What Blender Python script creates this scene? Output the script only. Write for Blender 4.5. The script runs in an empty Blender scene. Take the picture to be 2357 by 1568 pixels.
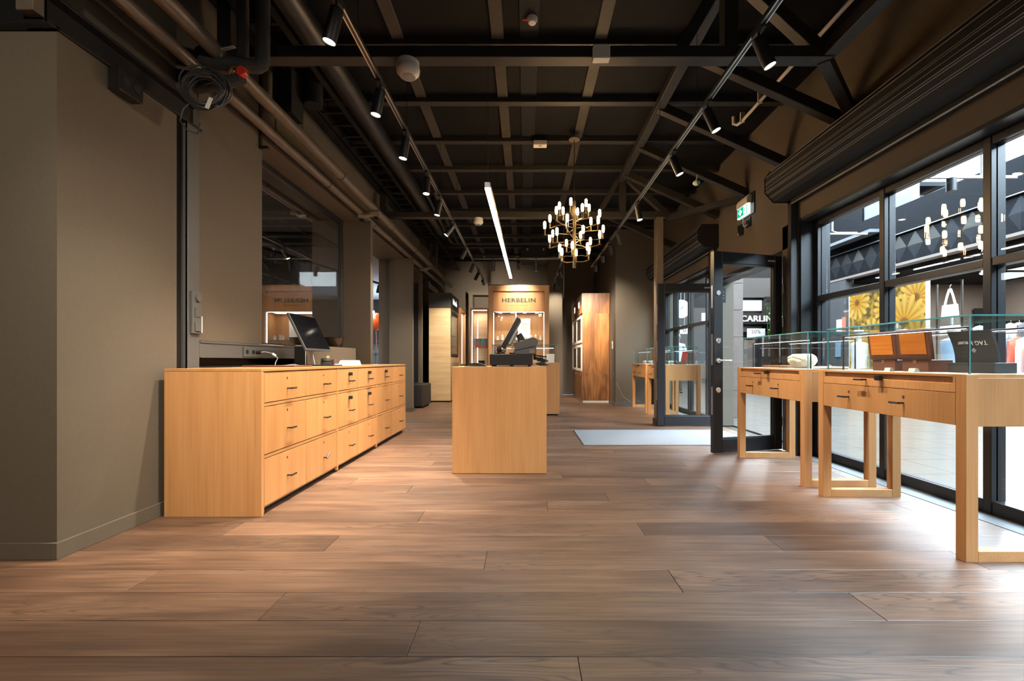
import bpy, bmesh, math, random
from mathutils import Vector, Matrix
random.seed(7)
S = bpy.context.scene
C = S.collection
PI = math.pi
# ------------------------------------------------------------------ camera
cam_d = bpy.data.cameras.new('camera'); cam = bpy.data.objects.new('camera', cam_d); C.objects.link(cam)
cam.location = (0, 0, 1.0); cam.rotation_euler = (PI/2, 0, 0)
cam_d.sensor_width = 36; cam_d.lens = 15.99; cam_d.shift_x = -31.5/2357; cam_d.shift_y = 46/2357
cam_d.clip_start = .02; cam_d.clip_end = 200
S.camera = cam
# ------------------------------------------------------------------ sky, exposure
W = bpy.data.worlds.new('sky'); S.world = W; W.use_nodes = True
W.node_tree.nodes['Background'].inputs[0].default_value = (.68, .84, 1.0, 1)
W.node_tree.nodes['Background'].inputs[1].default_value = 20.0
S.view_settings.view_transform = 'Standard'; S.view_settings.look = 'None'
S.view_settings.gamma = 1; S.view_settings.use_curve_mapping = False
S.view_settings.exposure = 1.0
S.cycles.transparent_max_bounces = 40
S.cycles.max_bounces = 8; S.cycles.diffuse_bounces = 4; S.cycles.glossy_bounces = 4
S.cycles.sample_clamp_indirect = 6
S.cycles.caustics_reflective = False; S.cycles.caustics_refractive = False
# portal: tells the sampler where the sky shows through the mall's glass roof
pl = bpy.data.lights.new('skylight_portal', 'AREA'); pl.shape = 'RECTANGLE'; pl.size = 4.0; pl.size_y = 22; pl.cycles.is_portal = True
po = bpy.data.objects.new('skylight_portal', pl); C.objects.link(po); po.location = (7.0, 4, 6.62)
F = 1047.0
def at(px, py, Y): return Vector(((px-1210)/F*Y, Y, 1-(py-830)/F*Y))
# ------------------------------------------------------------------ materials
def nodes(name):
    m = bpy.data.materials.new(name); m.use_nodes = True
    nt = m.node_tree; b = nt.nodes['Principled BSDF']
    return m, nt, b
def L(nt, a, b): nt.links.new(a, b)
def plain(name, col, rough=.5, metal=0, noise=0, nscale=30, bump=0, spec=.5, coat=0):
    m, nt, b = nodes(name)
    b.inputs['Base Color'].default_value = (*col, 1); b.inputs['Roughness'].default_value = rough
    b.inputs['Metallic'].default_value = metal; b.inputs['Specular IOR Level'].default_value = spec
    if coat: b.inputs['Coat Weight'].default_value = coat
    if noise or bump:
        tc = nt.nodes.new('ShaderNodeTexCoord'); n = nt.nodes.new('ShaderNodeTexNoise')
        n.inputs['Scale'].default_value = nscale; n.inputs['Detail'].default_value = 4
        L(nt, tc.outputs['Object'], n.inputs['Vector'])
        if noise:
            r = nt.nodes.new('ShaderNodeValToRGB')
            r.color_ramp.elements[0].position = .3; r.color_ramp.elements[1].position = .7
            r.color_ramp.elements[0].color = (*[c*(1-noise) for c in col], 1)
            r.color_ramp.elements[1].color = (*[min(1, c*(1+noise)) for c in col], 1)
            L(nt, n.outputs['Fac'], r.inputs['Fac']); L(nt, r.outputs['Color'], b.inputs['Base Color'])
        if bump:
            bp = nt.nodes.new('ShaderNodeBump'); bp.inputs['Strength'].default_value = bump; bp.inputs['Distance'].default_value = .01
            L(nt, n.outputs['Fac'], bp.inputs['Height']); L(nt, bp.outputs['Normal'], b.inputs['Normal'])
    return m
def emit(name, col, strength):
    m, nt, b = nodes(name)
    b.inputs['Base Color'].default_value = (*[c*.12 for c in col], 1); b.inputs['Specular IOR Level'].default_value = .2
    b.inputs['Emission Color'].default_value = (*col, 1); b.inputs['Emission Strength'].default_value = strength
    return m
def wood(name, c0, c1, c2, axis='Z', fine=70, rough=.4, rnd=True, coat=0, cath=0):
    """grain along axis; per object shift so that no two panels repeat"""
    m, nt, b = nodes(name)
    tc = nt.nodes.new('ShaderNodeTexCoord'); oi = nt.nodes.new('ShaderNodeObjectInfo')
    mul = nt.nodes.new('ShaderNodeVectorMath'); mul.operation = 'MULTIPLY_ADD'
    comb = nt.nodes.new('ShaderNodeCombineXYZ')
    sc = nt.nodes.new('ShaderNodeMath'); sc.operation = 'MULTIPLY'; sc.inputs[1].default_value = 37.0 if rnd else 0
    L(nt, oi.outputs['Random'], sc.inputs[0])
    for i in range(3): L(nt, sc.outputs[0], comb.inputs[i])
    add = nt.nodes.new('ShaderNodeVectorMath'); add.operation = 'ADD'
    L(nt, tc.outputs['Object'], add.inputs[0]); L(nt, comb.outputs[0], add.inputs[1])
    def noise(sx, detail, sl):
        mp = nt.nodes.new('ShaderNodeMapping')
        s = [sx, sx, sx]; s['XYZ'.index(axis)] = sl
        mp.inputs['Scale'].default_value = s
        L(nt, add.outputs[0], mp.inputs['Vector'])
        n = nt.nodes.new('ShaderNodeTexNoise'); n.inputs['Scale'].default_value = 1; n.inputs['Detail'].default_value = detail
        L(nt, mp.outputs[0], n.inputs['Vector']); return n, mp
    n1, _ = noise(fine, 3, 2.0); n2, mp2 = noise(fine*.12, 4, .9)
    nt.nodes.remove(mul)
    mx = nt.nodes.new('ShaderNodeMath'); mx.operation = 'MULTIPLY_ADD'
    mx.inputs[1].default_value = .45
    s2 = nt.nodes.new('ShaderNodeMath'); s2.operation = 'MULTIPLY'; s2.inputs[1].default_value = .55
    L(nt, n2.outputs['Fac'], s2.inputs[0]); L(nt, n1.outputs['Fac'], mx.inputs[0]); L(nt, s2.outputs[0], mx.inputs[2])
    fac = mx.outputs[0]
    if cath:
        # cathedral figure: bands of a strongly distorted low frequency noise
        n3, _ = noise(fine*.09, 2, .8)
        w = nt.nodes.new('ShaderNodeMath'); w.operation = 'MULTIPLY'; w.inputs[1].default_value = 26
        sn = nt.nodes.new('ShaderNodeMath'); sn.operation = 'SINE'
        L(nt, n3.outputs['Fac'], w.inputs[0]); L(nt, w.outputs[0], sn.inputs[0])
        mm = nt.nodes.new('ShaderNodeMath'); mm.operation = 'MULTIPLY_ADD'; mm.inputs[1].default_value = cath
        L(nt, sn.outputs[0], mm.inputs[0]); L(nt, fac, mm.inputs[2]); fac = mm.outputs[0]
    r = nt.nodes.new('ShaderNodeValToRGB'); e = r.color_ramp.elements
    e[0].position = .36; e[0].color = (*c0, 1); e[1].position = .64; e[1].color = (*c2, 1)
    k = e.new(.5); k.color = (*c1, 1)
    L(nt, fac, r.inputs['Fac'])
    hsv = nt.nodes.new('ShaderNodeHueSaturation')
    mr = nt.nodes.new('ShaderNodeMapRange'); mr.inputs[3].default_value = .86 if name != 'smoked_oak_floor' else .85; mr.inputs[4].default_value = 1.12 if name != 'smoked_oak_floor' else 1.35
    L(nt, oi.outputs['Random'], mr.inputs[0]); L(nt, mr.outputs[0], hsv.inputs['Value'])
    L(nt, r.outputs['Color'], hsv.inputs['Color']); out = hsv.outputs[0]
    if name == 'smoked_oak_floor':
        # thin dark growth rings in patches, and a few knots
        nr, _ = noise(7.0, 2, .75); nm_, _ = noise(3.0, 1, .5); nf, _ = noise(110, 3, 3.0)
        def mth(op, a_, c_, d_=None):
            n = nt.nodes.new('ShaderNodeMath'); n.operation = op
            for q, v in enumerate((a_, c_, d_)):
                if v is None: continue
                if isinstance(v, (int, float)): n.inputs[q].default_value = v
                else: L(nt, v, n.inputs[q])
            return n.outputs[0]
        def rng(v, a0, a1, b0, b1):
            n = nt.nodes.new('ShaderNodeMapRange'); L(nt, v, n.inputs[0])
            for q, w in enumerate((a0, a1, b0, b1)): n.inputs[q+1].default_value = w
            return n.outputs[0]
        ring = rng(mth('ABSOLUTE', mth('SINE', mth('MULTIPLY', nr.outputs['Fac'], 64), 0), 0), 0, .7, 1, 0)
        mask = rng(nm_.outputs['Fac'], .44, .58, 0, 1); grain = rng(nf.outputs['Fac'], .40, .68, 0, 1)
        vm = nt.nodes.new('ShaderNodeMapping'); vm.inputs['Scale'].default_value = (.85, 4.2, .01); L(nt, add.outputs[0], vm.inputs['Vector'])
        vo = nt.nodes.new('ShaderNodeTexVoronoi'); vo.inputs['Scale'].default_value = 1; L(nt, vm.outputs[0], vo.inputs['Vector'])
        knot = rng(vo.outputs['Distance'], .03, .13, .85, 0)
        dk = mth('MINIMUM', mth('MAXIMUM', mth('MAXIMUM', mth('MULTIPLY', mth('MULTIPLY', ring, mask), .80), mth('MULTIPLY', grain, .5)), knot), .9)
        mx2 = nt.nodes.new('ShaderNodeMix'); mx2.data_type = 'RGBA'; mx2.inputs[7].default_value = (.030, .017, .012, 1)
        L(nt, dk, mx2.inputs[0]); L(nt, out, mx2.inputs[6]); out = mx2.outputs[2]
    L(nt, out, b.inputs['Base Color'])
    b.inputs['Roughness'].default_value = rough
    if coat: b.inputs['Coat Weight'].default_value = coat; b.inputs['Coat Roughness'].default_value = .25
    bp = nt.nodes.new('ShaderNodeBump'); bp.inputs['Strength'].default_value = .12; bp.inputs['Distance'].default_value = .003
    L(nt, n1.outputs['Fac'], bp.inputs['Height']); L(nt, bp.outputs['Normal'], b.inputs['Normal'])
    if name == 'smoked_oak_floor': b.inputs['Specular IOR Level'].default_value = .65
    return m
def thin_glass(name, tint=(.97, .99, .985), base=.04):
    m = bpy.data.materials.new(name); m.use_nodes = True; nt = m.node_tree
    nt.nodes.clear()
    o = nt.nodes.new('ShaderNodeOutputMaterial'); mix = nt.nodes.new('ShaderNodeMixShader')
    t = nt.nodes.new('ShaderNodeBsdfTransparent'); g = nt.nodes.new('ShaderNodeBsdfGlossy')
    t.inputs[0].default_value = (*tint, 1); g.inputs['Roughness'].default_value = 0
    lw = nt.nodes.new('ShaderNodeLayerWeight'); lw.inputs[0].default_value = .5
    p = nt.nodes.new('ShaderNodeMath'); p.operation = 'POWER'; p.inputs[1].default_value = 5
    a = nt.nodes.new('ShaderNodeMath'); a.operation = 'MULTIPLY_ADD'; a.inputs[1].default_value = 1-base; a.inputs[2].default_value = base
    L(nt, lw.outputs['Facing'], p.inputs[0]); L(nt, p.outputs[0], a.inputs[0]); L(nt, a.outputs[0], mix.inputs[0])
    L(nt, t.outputs[0], mix.inputs[1]); L(nt, g.outputs[0], mix.inputs[2]); L(nt, mix.outputs[0], o.inputs[0])
    return m
M = {}
M['wall'] = plain('taupe_wall_paint', (.112, .092, .069), .75, noise=.04, nscale=60, bump=.03, spec=.3)
M['wall_dark'] = plain('dark_wall_paint', (.080, .067, .053), .75, noise=.05, nscale=50, spec=.3)
M['ceil'] = plain('black_roof_paint', (.004, .004, .0042), .8, noise=.3, nscale=3, spec=.2)
M['beam'] = plain('dark_steel_paint', (.021, .0195, .0175), .5, noise=.1, nscale=20, spec=.4)
M['beam2'] = plain('steel_joist_paint', (.045, .039, .032), .6, noise=.12, nscale=14, spec=.3)
M['black'] = plain('black_metal', (.010, .010, .011), .42, spec=.5)
M['blackm'] = plain('black_matte', (.008, .008, .008), .7, spec=.3)
M['door'] = plain('black_powder_coat', (.011, .0115, .013), .35, spec=.5)
M['gsteel'] = plain('grey_steel_paint', (.082, .083, .082), .5, noise=.05, nscale=40)
M['oliv'] = plain('olive_grey_steel', (.075, .066, .048), .45)
M['pipe'] = plain('painted_pipe', (.125, .100, .075), .38, noise=.08, nscale=15, spec=.5)
M['fabricpipe'] = plain('pipe_insulation', (.030, .031, .033), .8, noise=.2, nscale=150, bump=.2)
M['floor'] = wood('smoked_oak_floor', (.082, .041, .023), (.133, .070, .040), (.182, .102, .061), 'X', 34, .47, cath=.05)
M['oak'] = wood('honey_oak_veneer', (.40, .192, .070), (.455, .226, .086), (.50, .258, .102), 'Z', 90, .38)
M['oakx'] = wood('honey_oak_veneer_flat', (.40, .192, .070), (.455, .226, .086), (.50, .258, .102), 'Y', 90, .3)
M['oakl'] = wood('pale_oak_veneer', (.42, .29, .155), (.50, .36, .20), (.56, .42, .25), 'X', 80, .45)
M['walnut'] = wood('walnut_veneer', (.13, .050, .016), (.24, .098, .031), (.34, .155, .052), 'Z', 40, .35, cath=.06)
M['watchwood'] = wood('polished_watch_box_wood', (.36, .105, .014), (.45, .14, .018), (.52, .175, .026), 'Y', 60, .22)
M['boxdark'] = plain('dark_brown_box', (.105, .036, .017), .4)
M['glass'] = thin_glass('clear_glass')
M['glasscase'] = thin_glass('case_glass', (.985, .995, .992), .035)
M['coated'] = thin_glass('coated_glass', (.72, .74, .73), .52)
M['gedge'] = plain('green_glass_edge', (.10, .36, .38), .1, spec=.6)
M['gedge'].node_tree.nodes['Principled BSDF'].inputs['Transmission Weight'].default_value = .35
M['chrome'] = plain('chrome', (.75, .75, .75), .25, .7)
M['steel'] = plain('brushed_steel', (.55, .55, .55), .3, 1)
M['white'] = plain('white_plastic', (.72, .71, .68), .45)
M['paper'] = plain('white_paper', (.8, .79, .77), .7)
M['cloth'] = plain('cream_cloth', (.74, .68, .56), .9, noise=.05, nscale=8, bump=.4)
M['mat'] = plain('grey_doormat', (.24, .25, .26), .95, noise=.2, nscale=220, bump=.8)
M['leather'] = plain('black_leather', (.017, .016, .015), .45, noise=.1, nscale=90, bump=.1)
M['plastic'] = plain('dark_grey_plastic', (.035, .036, .037), .45)
M['plasticb'] = plain('black_plastic', (.010, .010, .011), .3)
M['screen'] = plain('screen_glass', (.006, .006, .008), .08)
M['green'] = emit('exit_green', (.0, .36, .17), .8)
M['exitw'] = emit('exit_white', (.9, 1, .97), 1.3)
M['bulb'] = emit('warm_bulb', (1.0, .62, .26), 48)
M['lamp'] = emit('spot_lens', (1.0, .90, .74), 14)
M['letter'] = plain('dark_lacquer', (.02, .017, .014), .3)
M['led'] = emit('cool_led', (.94, .97, 1.0), 20)
M['ledcase'] = emit('case_led', (.95, .97, 1.0), 2.4)
M['brass'] = plain('smoked_brass', (.10, .075, .045), .3, .85)
M['red'] = plain('red_plastic', (.55, .03, .015), .4)
M['copper'] = plain('brass_fitting', (.45, .24, .09), .35, .9)
M['grey'] = plain('mid_grey', (.28, .28, .28), .6)
M['fascia'] = plain('anthracite_fascia', (.030, .032, .032), .5)
M['teal'] = plain('teal_card', (.03, .25, .21), .6)
M['mauve'] = plain('brown_card', (.16, .085, .07), .6)
M['slate'] = plain('slate_blue_card', (.10, .11, .15), .6)
M['redbox'] = plain('red_card', (.30, .025, .015), .5)
M['amber'] = plain('amber_ceramic', (.02, .012, .006), .15)
M['tile'] = plain('mall_floor_tile', (.074, .064, .052), .3, noise=.1, nscale=6, spec=.35)
M['facade'] = plain('mall_dark_facade', (.006, .0065, .008), .7, spec=.08)
M['facade2'] = plain('mall_facade_panel', (.016, .017, .020), .6, spec=.1)
M['facade3'] = plain('mall_facade_bright_panel', (.05, .048, .043), .6, spec=.1)
M['mallw'] = plain('mall_white_wall', (.10, .105, .115), .7)
M['mallg'] = plain('mall_grey_wall', (.06, .06, .063), .7, spec=.2)
M['pink'] = plain('shop_beige_wall', (.17, .135, .115), .7)
M['stone'] = plain('brown_stone_cladding', (.12, .085, .07), .5, noise=.1, nscale=10)
M['skin'] = plain('skin', (.42, .24, .17), .6)
M['shirt'] = plain('white_shirt', (.7, .72, .76), .8)
M['trouser'] = plain('dark_trousers', (.02, .022, .03), .8)
M['leaf'] = plain('green_leaf', (.07, .20, .035), .5, noise=.4, nscale=5)
M['coral'] = plain('coral_fabric', (.62, .13, .08), .8)
M['denim'] = plain('denim_fabric', (.16, .22, .29), .85)
M['linen'] = plain('linen_fabric', (.62, .58, .52), .9)
M['ochre'] = plain('ochre_fabric', (.42, .30, .10), .85)
M['orange'] = plain('orange_balloon', (.55, .085, .015), .25)
M['lit'] = emit('lit_sign_white', (1, 1, 1), 1.0)
M['signb'] = plain('sign_black', (.01, .01, .01), .5)
M['nroom'] = plain('neighbour_ceiling', (.34, .35, .37), .8)
# ------------------------------------------------------------------ mesh builder
class MB:
    def __init__(s): s.v = []; s.f = []; s.m = []
    def quadbox(s, P, mi=0):
        n = len(s.v); s.v += [tuple(p) for p in P]
        for q in ((0,3,2,1),(4,5,6,7),(0,1,5,4),(1,2,6,5),(2,3,7,6),(3,0,4,7)): s.f.append(tuple(n+i for i in q)); s.m.append(mi)
        return s
    def box(s, x0, x1, y0, y1, z0, z1, mi=0):
        return s.quadbox([(x0,y0,z0),(x1,y0,z0),(x1,y1,z0),(x0,y1,z0),(x0,y0,z1),(x1,y0,z1),(x1,y1,z1),(x0,y1,z1)], mi)
    def bar(s, a, b, w, h, up=(0,0,1), mi=0):
        """rectangular bar from a to b (centre line), w sideways, h along up"""
        a = Vector(a); b = Vector(b); d = (b-a).normalized(); u = Vector(up)
        sd = d.cross(u).normalized(); u = sd.cross(d).normalized()
        P = []
        for p in (a, b):
            for sx, sz in ((-1,-1),(1,-1),(1,1),(-1,1)): P.append(p+sd*(sx*w/2)+u*(sz*h/2))
        return s.quadbox(P, mi)
    def tube(s, pts, r, n=12, caps=True, mi=0):
        pts = [Vector(p) for p in pts]; rs = r if isinstance(r, (list, tuple)) else [r]*len(pts)
        base = len(s.v); prev = None
        for i, p in enumerate(pts):
            d = (pts[min(i+1, len(pts)-1)]-pts[max(i-1, 0)]).normalized()
            if prev is None:
                ref = Vector((0,0,1)) if abs(d.z) < .9 else Vector((1,0,0)); u = d.cross(ref).normalized()
            else:
                u = (prev-d*prev.dot(d)).normalized()
            prev = u; w = d.cross(u)
            for k in range(n):
                a = 2*PI*k/n; s.v.append(tuple(p+(u*math.cos(a)+w*math.sin(a))*rs[i]))
        for i in range(len(pts)-1):
            for k in range(n):
                a = base+i*n+k; b2 = base+i*n+(k+1) % n; s.f.append((a, b2, b2+n, a+n)); s.m.append(mi)
        if caps:
            s.f.append(tuple(base+k for k in range(n))[::-1]); s.m.append(mi)
            e = base+(len(pts)-1)*n; s.f.append(tuple(e+k for k in range(n))); s.m.append(mi)
        return s
    def cyl(s, a, b, r, n=16, mi=0): return s.tube([a, b], r, n, True, mi)
    def lathe(s, prof, c=(0,0,0), n=20, mi=0):
        base = len(s.v)
        for r, z in prof:
            for k in range(n):
                a = 2*PI*k/n; s.v.append((c[0]+r*math.cos(a), c[1]+r*math.sin(a), c[2]+z))
        for i in range(len(prof)-1):
            for k in range(n):
                a = base+i*n+k; b2 = base+i*n+(k+1) % n; s.f.append((a, b2, b2+n, a+n)); s.m.append(mi)
        if prof[0][0] > 1e-6: s.f.append(tuple(base+k for k in range(n))[::-1]); s.m.append(mi)
        if prof[-1][0] > 1e-6: e = base+(len(prof)-1)*n; s.f.append(tuple(e+k for k in range(n))); s.m.append(mi)
        return s
    def prism(s, poly, axis, a, b, mi=0):
        """poly of 2D points extruded along axis from a to b"""
        n = len(poly); base = len(s.v)
        for t in (a, b):
            for (u, w) in poly:
                s.v.append({'X': (t, u, w), 'Y': (u, t, w), 'Z': (u, w, t)}[axis])
        for k in range(n): s.f.append((base+k, base+(k+1) % n, base+n+(k+1) % n, base+n+k)); s.m.append(mi)
        s.f.append(tuple(base+k for k in range(n))[::-1]); s.f.append(tuple(base+n+k for k in range(n))); s.m += [mi, mi]
        return s
    def sphere(s, c, r, n=12, m=8, sq=(1,1,1), mi=0):
        prof = [(r*math.sin(PI*i/m), -r*math.cos(PI*i/m)) for i in range(m+1)]
        base = len(s.v); s.lathe([(max(p, 1e-5), z) for p, z in prof], (0,0,0), n, mi)
        for i in range(base, len(s.v)):
            v = s.v[i]; s.v[i] = (c[0]+v[0]*sq[0], c[1]+v[1]*sq[1], c[2]+v[2]*sq[2])
        return s
    def mesh(s, name, mats, smooth=False):
        me = bpy.data.meshes.new(name); me.from_pydata(s.v, [], s.f)
        for m in (mats if isinstance(mats, (list, tuple)) else [mats]): me.materials.append(M[m] if isinstance(m, str) else m)
        for p, mi in zip(me.polygons, s.m): p.material_index = mi
        bm = bmesh.new(); bm.from_mesh(me); bmesh.ops.recalc_face_normals(bm, faces=bm.faces); bm.to_mesh(me); bm.free()
        if smooth:
            for p in me.polygons: p.use_smooth = True
            me.set_sharp_from_angle(angle=math.radians(35))
        me.update(); return me
    def build(s, name, mats, parent=None, smooth=False, bevel=0, loc=None, segs=1):
        return link(name, s.mesh(name, mats, smooth), parent, bevel, loc, segs)
def link(name, me, parent=None, bevel=0, loc=None, segs=1):
    o = bpy.data.objects.new(name, me); C.objects.link(o)
    if parent: o.parent = parent
    if loc is not None: o.location = loc
    if bevel:
        b = o.modifiers.new('bevel', 'BEVEL'); b.width = bevel; b.segments = segs; b.limit_method = 'ANGLE'
    return o
def tag(o, label, cat, group=None):
    o['label'] = label; o['category'] = cat
    if group: o['group'] = group
    return o
def thing(name, label, cat, loc=(0,0,0), rz=0, group=None):
    o = bpy.data.objects.new(name, None); C.objects.link(o); o.empty_display_size = .1
    o.location = loc; o.rotation_euler = (0,0,rz); return tag(o, label, cat, group)
def struct(o): o['kind'] = 'structure'; return o
def stem(name, loc=(0,0,0)):
    o = bpy.data.objects.new(name, None); C.objects.link(o); o.location = loc; return struct(o)
def bx(name, mat, parent, x0, x1, y0, y1, z0, z1, bevel=0):
    return MB().box(x0, x1, y0, y1, z0, z1).build(name, mat, parent, bevel=bevel)
def pane(name, parent, axis, x0, x1, y0, y1, z0, z1, mats=('glass', 'gedge')):
    """glass sheet: the two large faces are glass, the rim is the green edge"""
    mb = MB().box(x0, x1, y0, y1, z0, z1, 1)
    big = {'Z': (0, 1), 'Y': (2, 4), 'X': (3, 5)}[axis]
    for i in big: mb.m[i] = 0
    return mb.build(name, list(mats), parent)
def text(name, s, size, mat, parent, mw, extrude=.002, align='CENTER', sx=1.0, spacing=1.0, bold=0.0):
    cu = bpy.data.curves.new(name, 'FONT'); cu.body = s; cu.size = size; cu.extrude = extrude; cu.align_x = align; cu.align_y = 'CENTER'
    cu.space_character = spacing; cu.offset = bold; cu.resolution_u = 3
    o = bpy.data.objects.new(name, cu); C.objects.link(o)
    bpy.context.view_layer.update()
    me = bpy.data.meshes.new_from_object(o.evaluated_get(bpy.context.evaluated_depsgraph_get()))
    bpy.data.objects.remove(o); bpy.data.curves.remove(cu)
    me.transform(Matrix.Diagonal((sx, 1, 1, 1))); me.transform(mw)
    me.materials.clear(); me.materials.append(M[mat])
    return link(name, me, parent)
def face(loc, normal, roll=0):
    """matrix that puts text drawn in XY with +Z normal onto a wall facing `normal`, upright"""
    n = Vector(normal).normalized(); z = Vector((0,0,1)); x = z.cross(n).normalized(); y = n.cross(x)
    m = Matrix((x, y, n)).transposed().to_4x4(); m = Matrix.Translation(loc) @ m @ Matrix.Rotation(roll, 4, 'Z'); return m
def copy_tree(o, parent=None):
    c = o.copy(); C.objects.link(c)
    if parent: c.parent = parent
    for ch in [k for k in o.children]: copy_tree(ch, c)
    return c
def spot(name, loc, target, energy, size, col=(1,.84,.64), blend=.5, parent=None, radius=.03):
    l = bpy.data.lights.new(name, 'SPOT'); l.energy = energy; l.spot_size = math.radians(size); l.spot_blend = blend
    l.color = col; l.shadow_soft_size = radius
    o = bpy.data.objects.new(name, l); C.objects.link(o)
    o.location = loc; o.rotation_euler = (Vector(target)-Vector(loc)).to_track_quat('-Z', 'Y').to_euler()
    if parent: o.parent = parent; o.matrix_parent_inverse = parent.matrix_world.inverted()
    return o
def area(name, loc, rot, sx, sy, energy, col=(1,1,1), parent=None):
    l = bpy.data.lights.new(name, 'AREA'); l.shape = 'RECTANGLE'; l.size = sx; l.size_y = sy; l.energy = energy; l.color = col
    o = bpy.data.objects.new(name, l); C.objects.link(o); o.location = loc; o.rotation_euler = rot
    if parent: o.parent = parent
    return o
ORD = ['first','second','third','fourth','fifth','sixth','seventh','eighth','ninth','tenth','eleventh','twelfth']
# ================================================================== SETTING
XW = 2.88      # inner face of the window wall
XG = 3.05      # its glass
XL = -2.36     # face of the left wall
XI = -2.63     # glass of the inner window
# ---- floor: planks run across the room
fl = struct(bx('floor', 'floor', None, -8.2, 3.0, -2.3, 13.6, -.12, -.012))
fixed = {-1: .176, 0: -.403, 1: -1.03, 2: -1.74, 3: -.20, 4: -1.06, 5: -1.735, 6: -.67, 7: .15, 8: .598, 9: -.9, 10: 1.0}
PLK = {}
def plank_mesh(length):
    k = round(length, 3)
    if k not in PLK: PLK[k] = MB().box(0, k-.0022, .0011, .2114, -.012, 0).mesh('plank', 'floor')
    return PLK[k]
for k in range(-3, 55):
    y = 1.535+.2125*k
    if y > 13.2: break
    x_lo = -4.0 if y < 2.25 else (-2.36 if y < 6.6 else -2.63); x_hi = 2.85
    j = fixed.get(k, random.uniform(-2.4, 0))
    cuts = [x_lo]+sorted([j+2.42*n for n in range(-4, 5) if x_lo+.05 < j+2.42*n < x_hi-.05])+[x_hi]
    for a, b in zip(cuts[:-1], cuts[1:]):
        link('plank', plank_mesh(b-a), fl, bevel=.0012, loc=(a, y, 0))
bx('threshold', 'gsteel', fl, 2.852, 3.06, -1.6, 4.75, -.012, .002)
bx('threshold', 'gsteel', fl, 2.852, 3.06, 7.15, 9.85, -.012, .002)
# ---- ceiling and its steelwork
ce = struct(bx('ceiling', 'ceil', None, -4.0, 3.2, -2.2, 13.5, 3.9, 4.02))
def beam(name, a, b, w, h, mat='beam', up=(0,0,1)): return MB().bar(a, b, w, h, up).build(name, mat, ce, bevel=.004)
for Y in (1.4, 2.3, 3.2, 4.105, 5.01, 5.905, 6.78, 7.72, 8.65, 9.55, 10.45, 11.4, 12.3):
    beam('purlin', (-2.3, Y, 3.862), (2.86, Y, 3.862), .09, .075)
    if 3.8 < Y < 9.2 and abs(Y-7.72) > .5 or Y < 2.5:
        beam('rafter', (1.47, Y, 3.79), (2.865, Y, 3.165), .085, .10)
for X in (-1.14, -.25, .67):
    beam('joist', (X, -2, 3.885), (X, 13, 3.885), .11, .028, 'beam2')
beam('joist', (.03, -2, 3.893), (.03, 13, 3.893), .17, .012, 'facade2')
beam('girder', (1.47, -2, 3.79), (1.47, 7.1, 3.79), .10, .085)
for Y in (3.36, 7.06):
    beam('truss_chord', (-2.34, Y, 3.25), (2.24, Y, 3.25), .11, .085)
    beam('truss_post', (1.50, Y, 3.29), (1.50, Y, 3.86), .10, .10, up=(0,1,0))
    beam('truss_diagonal', (2.18, Y, 3.27), (1.56, Y, 3.84), .09, .09, up=(0,1,0))
    beam('truss_diagonal', (1.14, Y, 3.29), (1.46, Y, 3.84), .08, .08, up=(0,1,0))
    beam('truss_post', (-2.2, Y, 3.29), (-2.2, Y, 3.86), .10, .10, up=(0,1,0))
beam('wall_strut', (2.2, 7.06, 3.22), (2.87, 5.95, 3.13), .075, .075)
beam('wall_strut', (2.2, 3.36, 3.24), (2.87, 4.02, 3.20), .085, .085)
beam('edge_beam', (2.22, 3.33, 3.27), (2.22, -2, 3.27), .10, .10)
beam('wall_girder', (-2.33, 3.3, 3.78), (-2.33, 13, 3.78), .14, .2, 'black')
tr = MB()
for X in (-2.12, -1.88): tr.box(X-.008, X+.008, 2.4, 13, 3.56, 3.62)
for i in range(43): tr.box(-2.12, -1.88, 2.45+i*.25, 2.475+i*.25, 3.56, 3.575)
tr.build('cable_tray', 'black', ce)
for Y in (4.6, 6.3, 8.0, 9.7): beam('tray_hanger', (-2.0, Y, 3.57), (-2.0, Y, 3.9), .02, .02, 'black', (0,1,0))
# column under the second truss
co = MB().box(2.013, 2.115, 6.985, 7.145, .10, 3.208).build('column', 'pipe', ce, bevel=.004)
bx('column_base', 'beam', ce, 1.998, 2.13, 6.97, 7.16, 0, .10, .003)
# ---- left wall
wl = stem('wall_left')
bx('wall_panel', 'wall', wl, -4.0, XL, 2.29, 3.075, 0, 2.66)
bx('wall_panel', 'wall', wl, -4.0, -2.52, 2.30, 3.28, 2.83, 3.9)
bx('shadow_gap', 'blackm', wl, -2.6, -2.40, 3.075, 3.167, 0, 2.66)
sc_ = MB(); sc_.box(-2.60, -2.355, 3.167, 3.182, 0, 2.66); sc_.box(-2.60, -2.355, 3.265, 3.28, 0, 2.66); sc_.box(-2.372, -2.352, 3.167, 3.28, 0, 2.66)
sc_.build('steel_column', 'gsteel', wl, bevel=.003)
ib = MB(); ib.box(-2.50, -2.345, 2.27, 3.30, 2.66, 2.675); ib.box(-2.43, -2.40, 2.27, 3.30, 2.675, 2.815); ib.box(-2.50, -2.345, 2.27, 3.30, 2.815, 2.83)
ib.build('steel_beam', 'black', wl, bevel=.002)
ib = MB(); ib.box(-4.0, -2.345, 2.24, 2.29, 2.66, 2.675); ib.box(-4.0, -2.40, 2.26, 2.28, 2.675, 2.815); ib.box(-4.0, -2.345, 2.24, 2.29, 2.815, 2.83)
ib.build('steel_beam', 'black', wl, bevel=.002)
bx('steel_post', 'pipe', wl, -2.47, -2.385, 2.20, 2.255, 2.70, 3.9, .003)
bx('wall_panel', 'wall', wl, -2.62, XL, 3.282, 4.07, 1.145, 3.9)
bx('wall_panel', 'wall_dark', wl, -2.66, -2.47, 3.282, 4.07, 0, 1.145)
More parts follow.
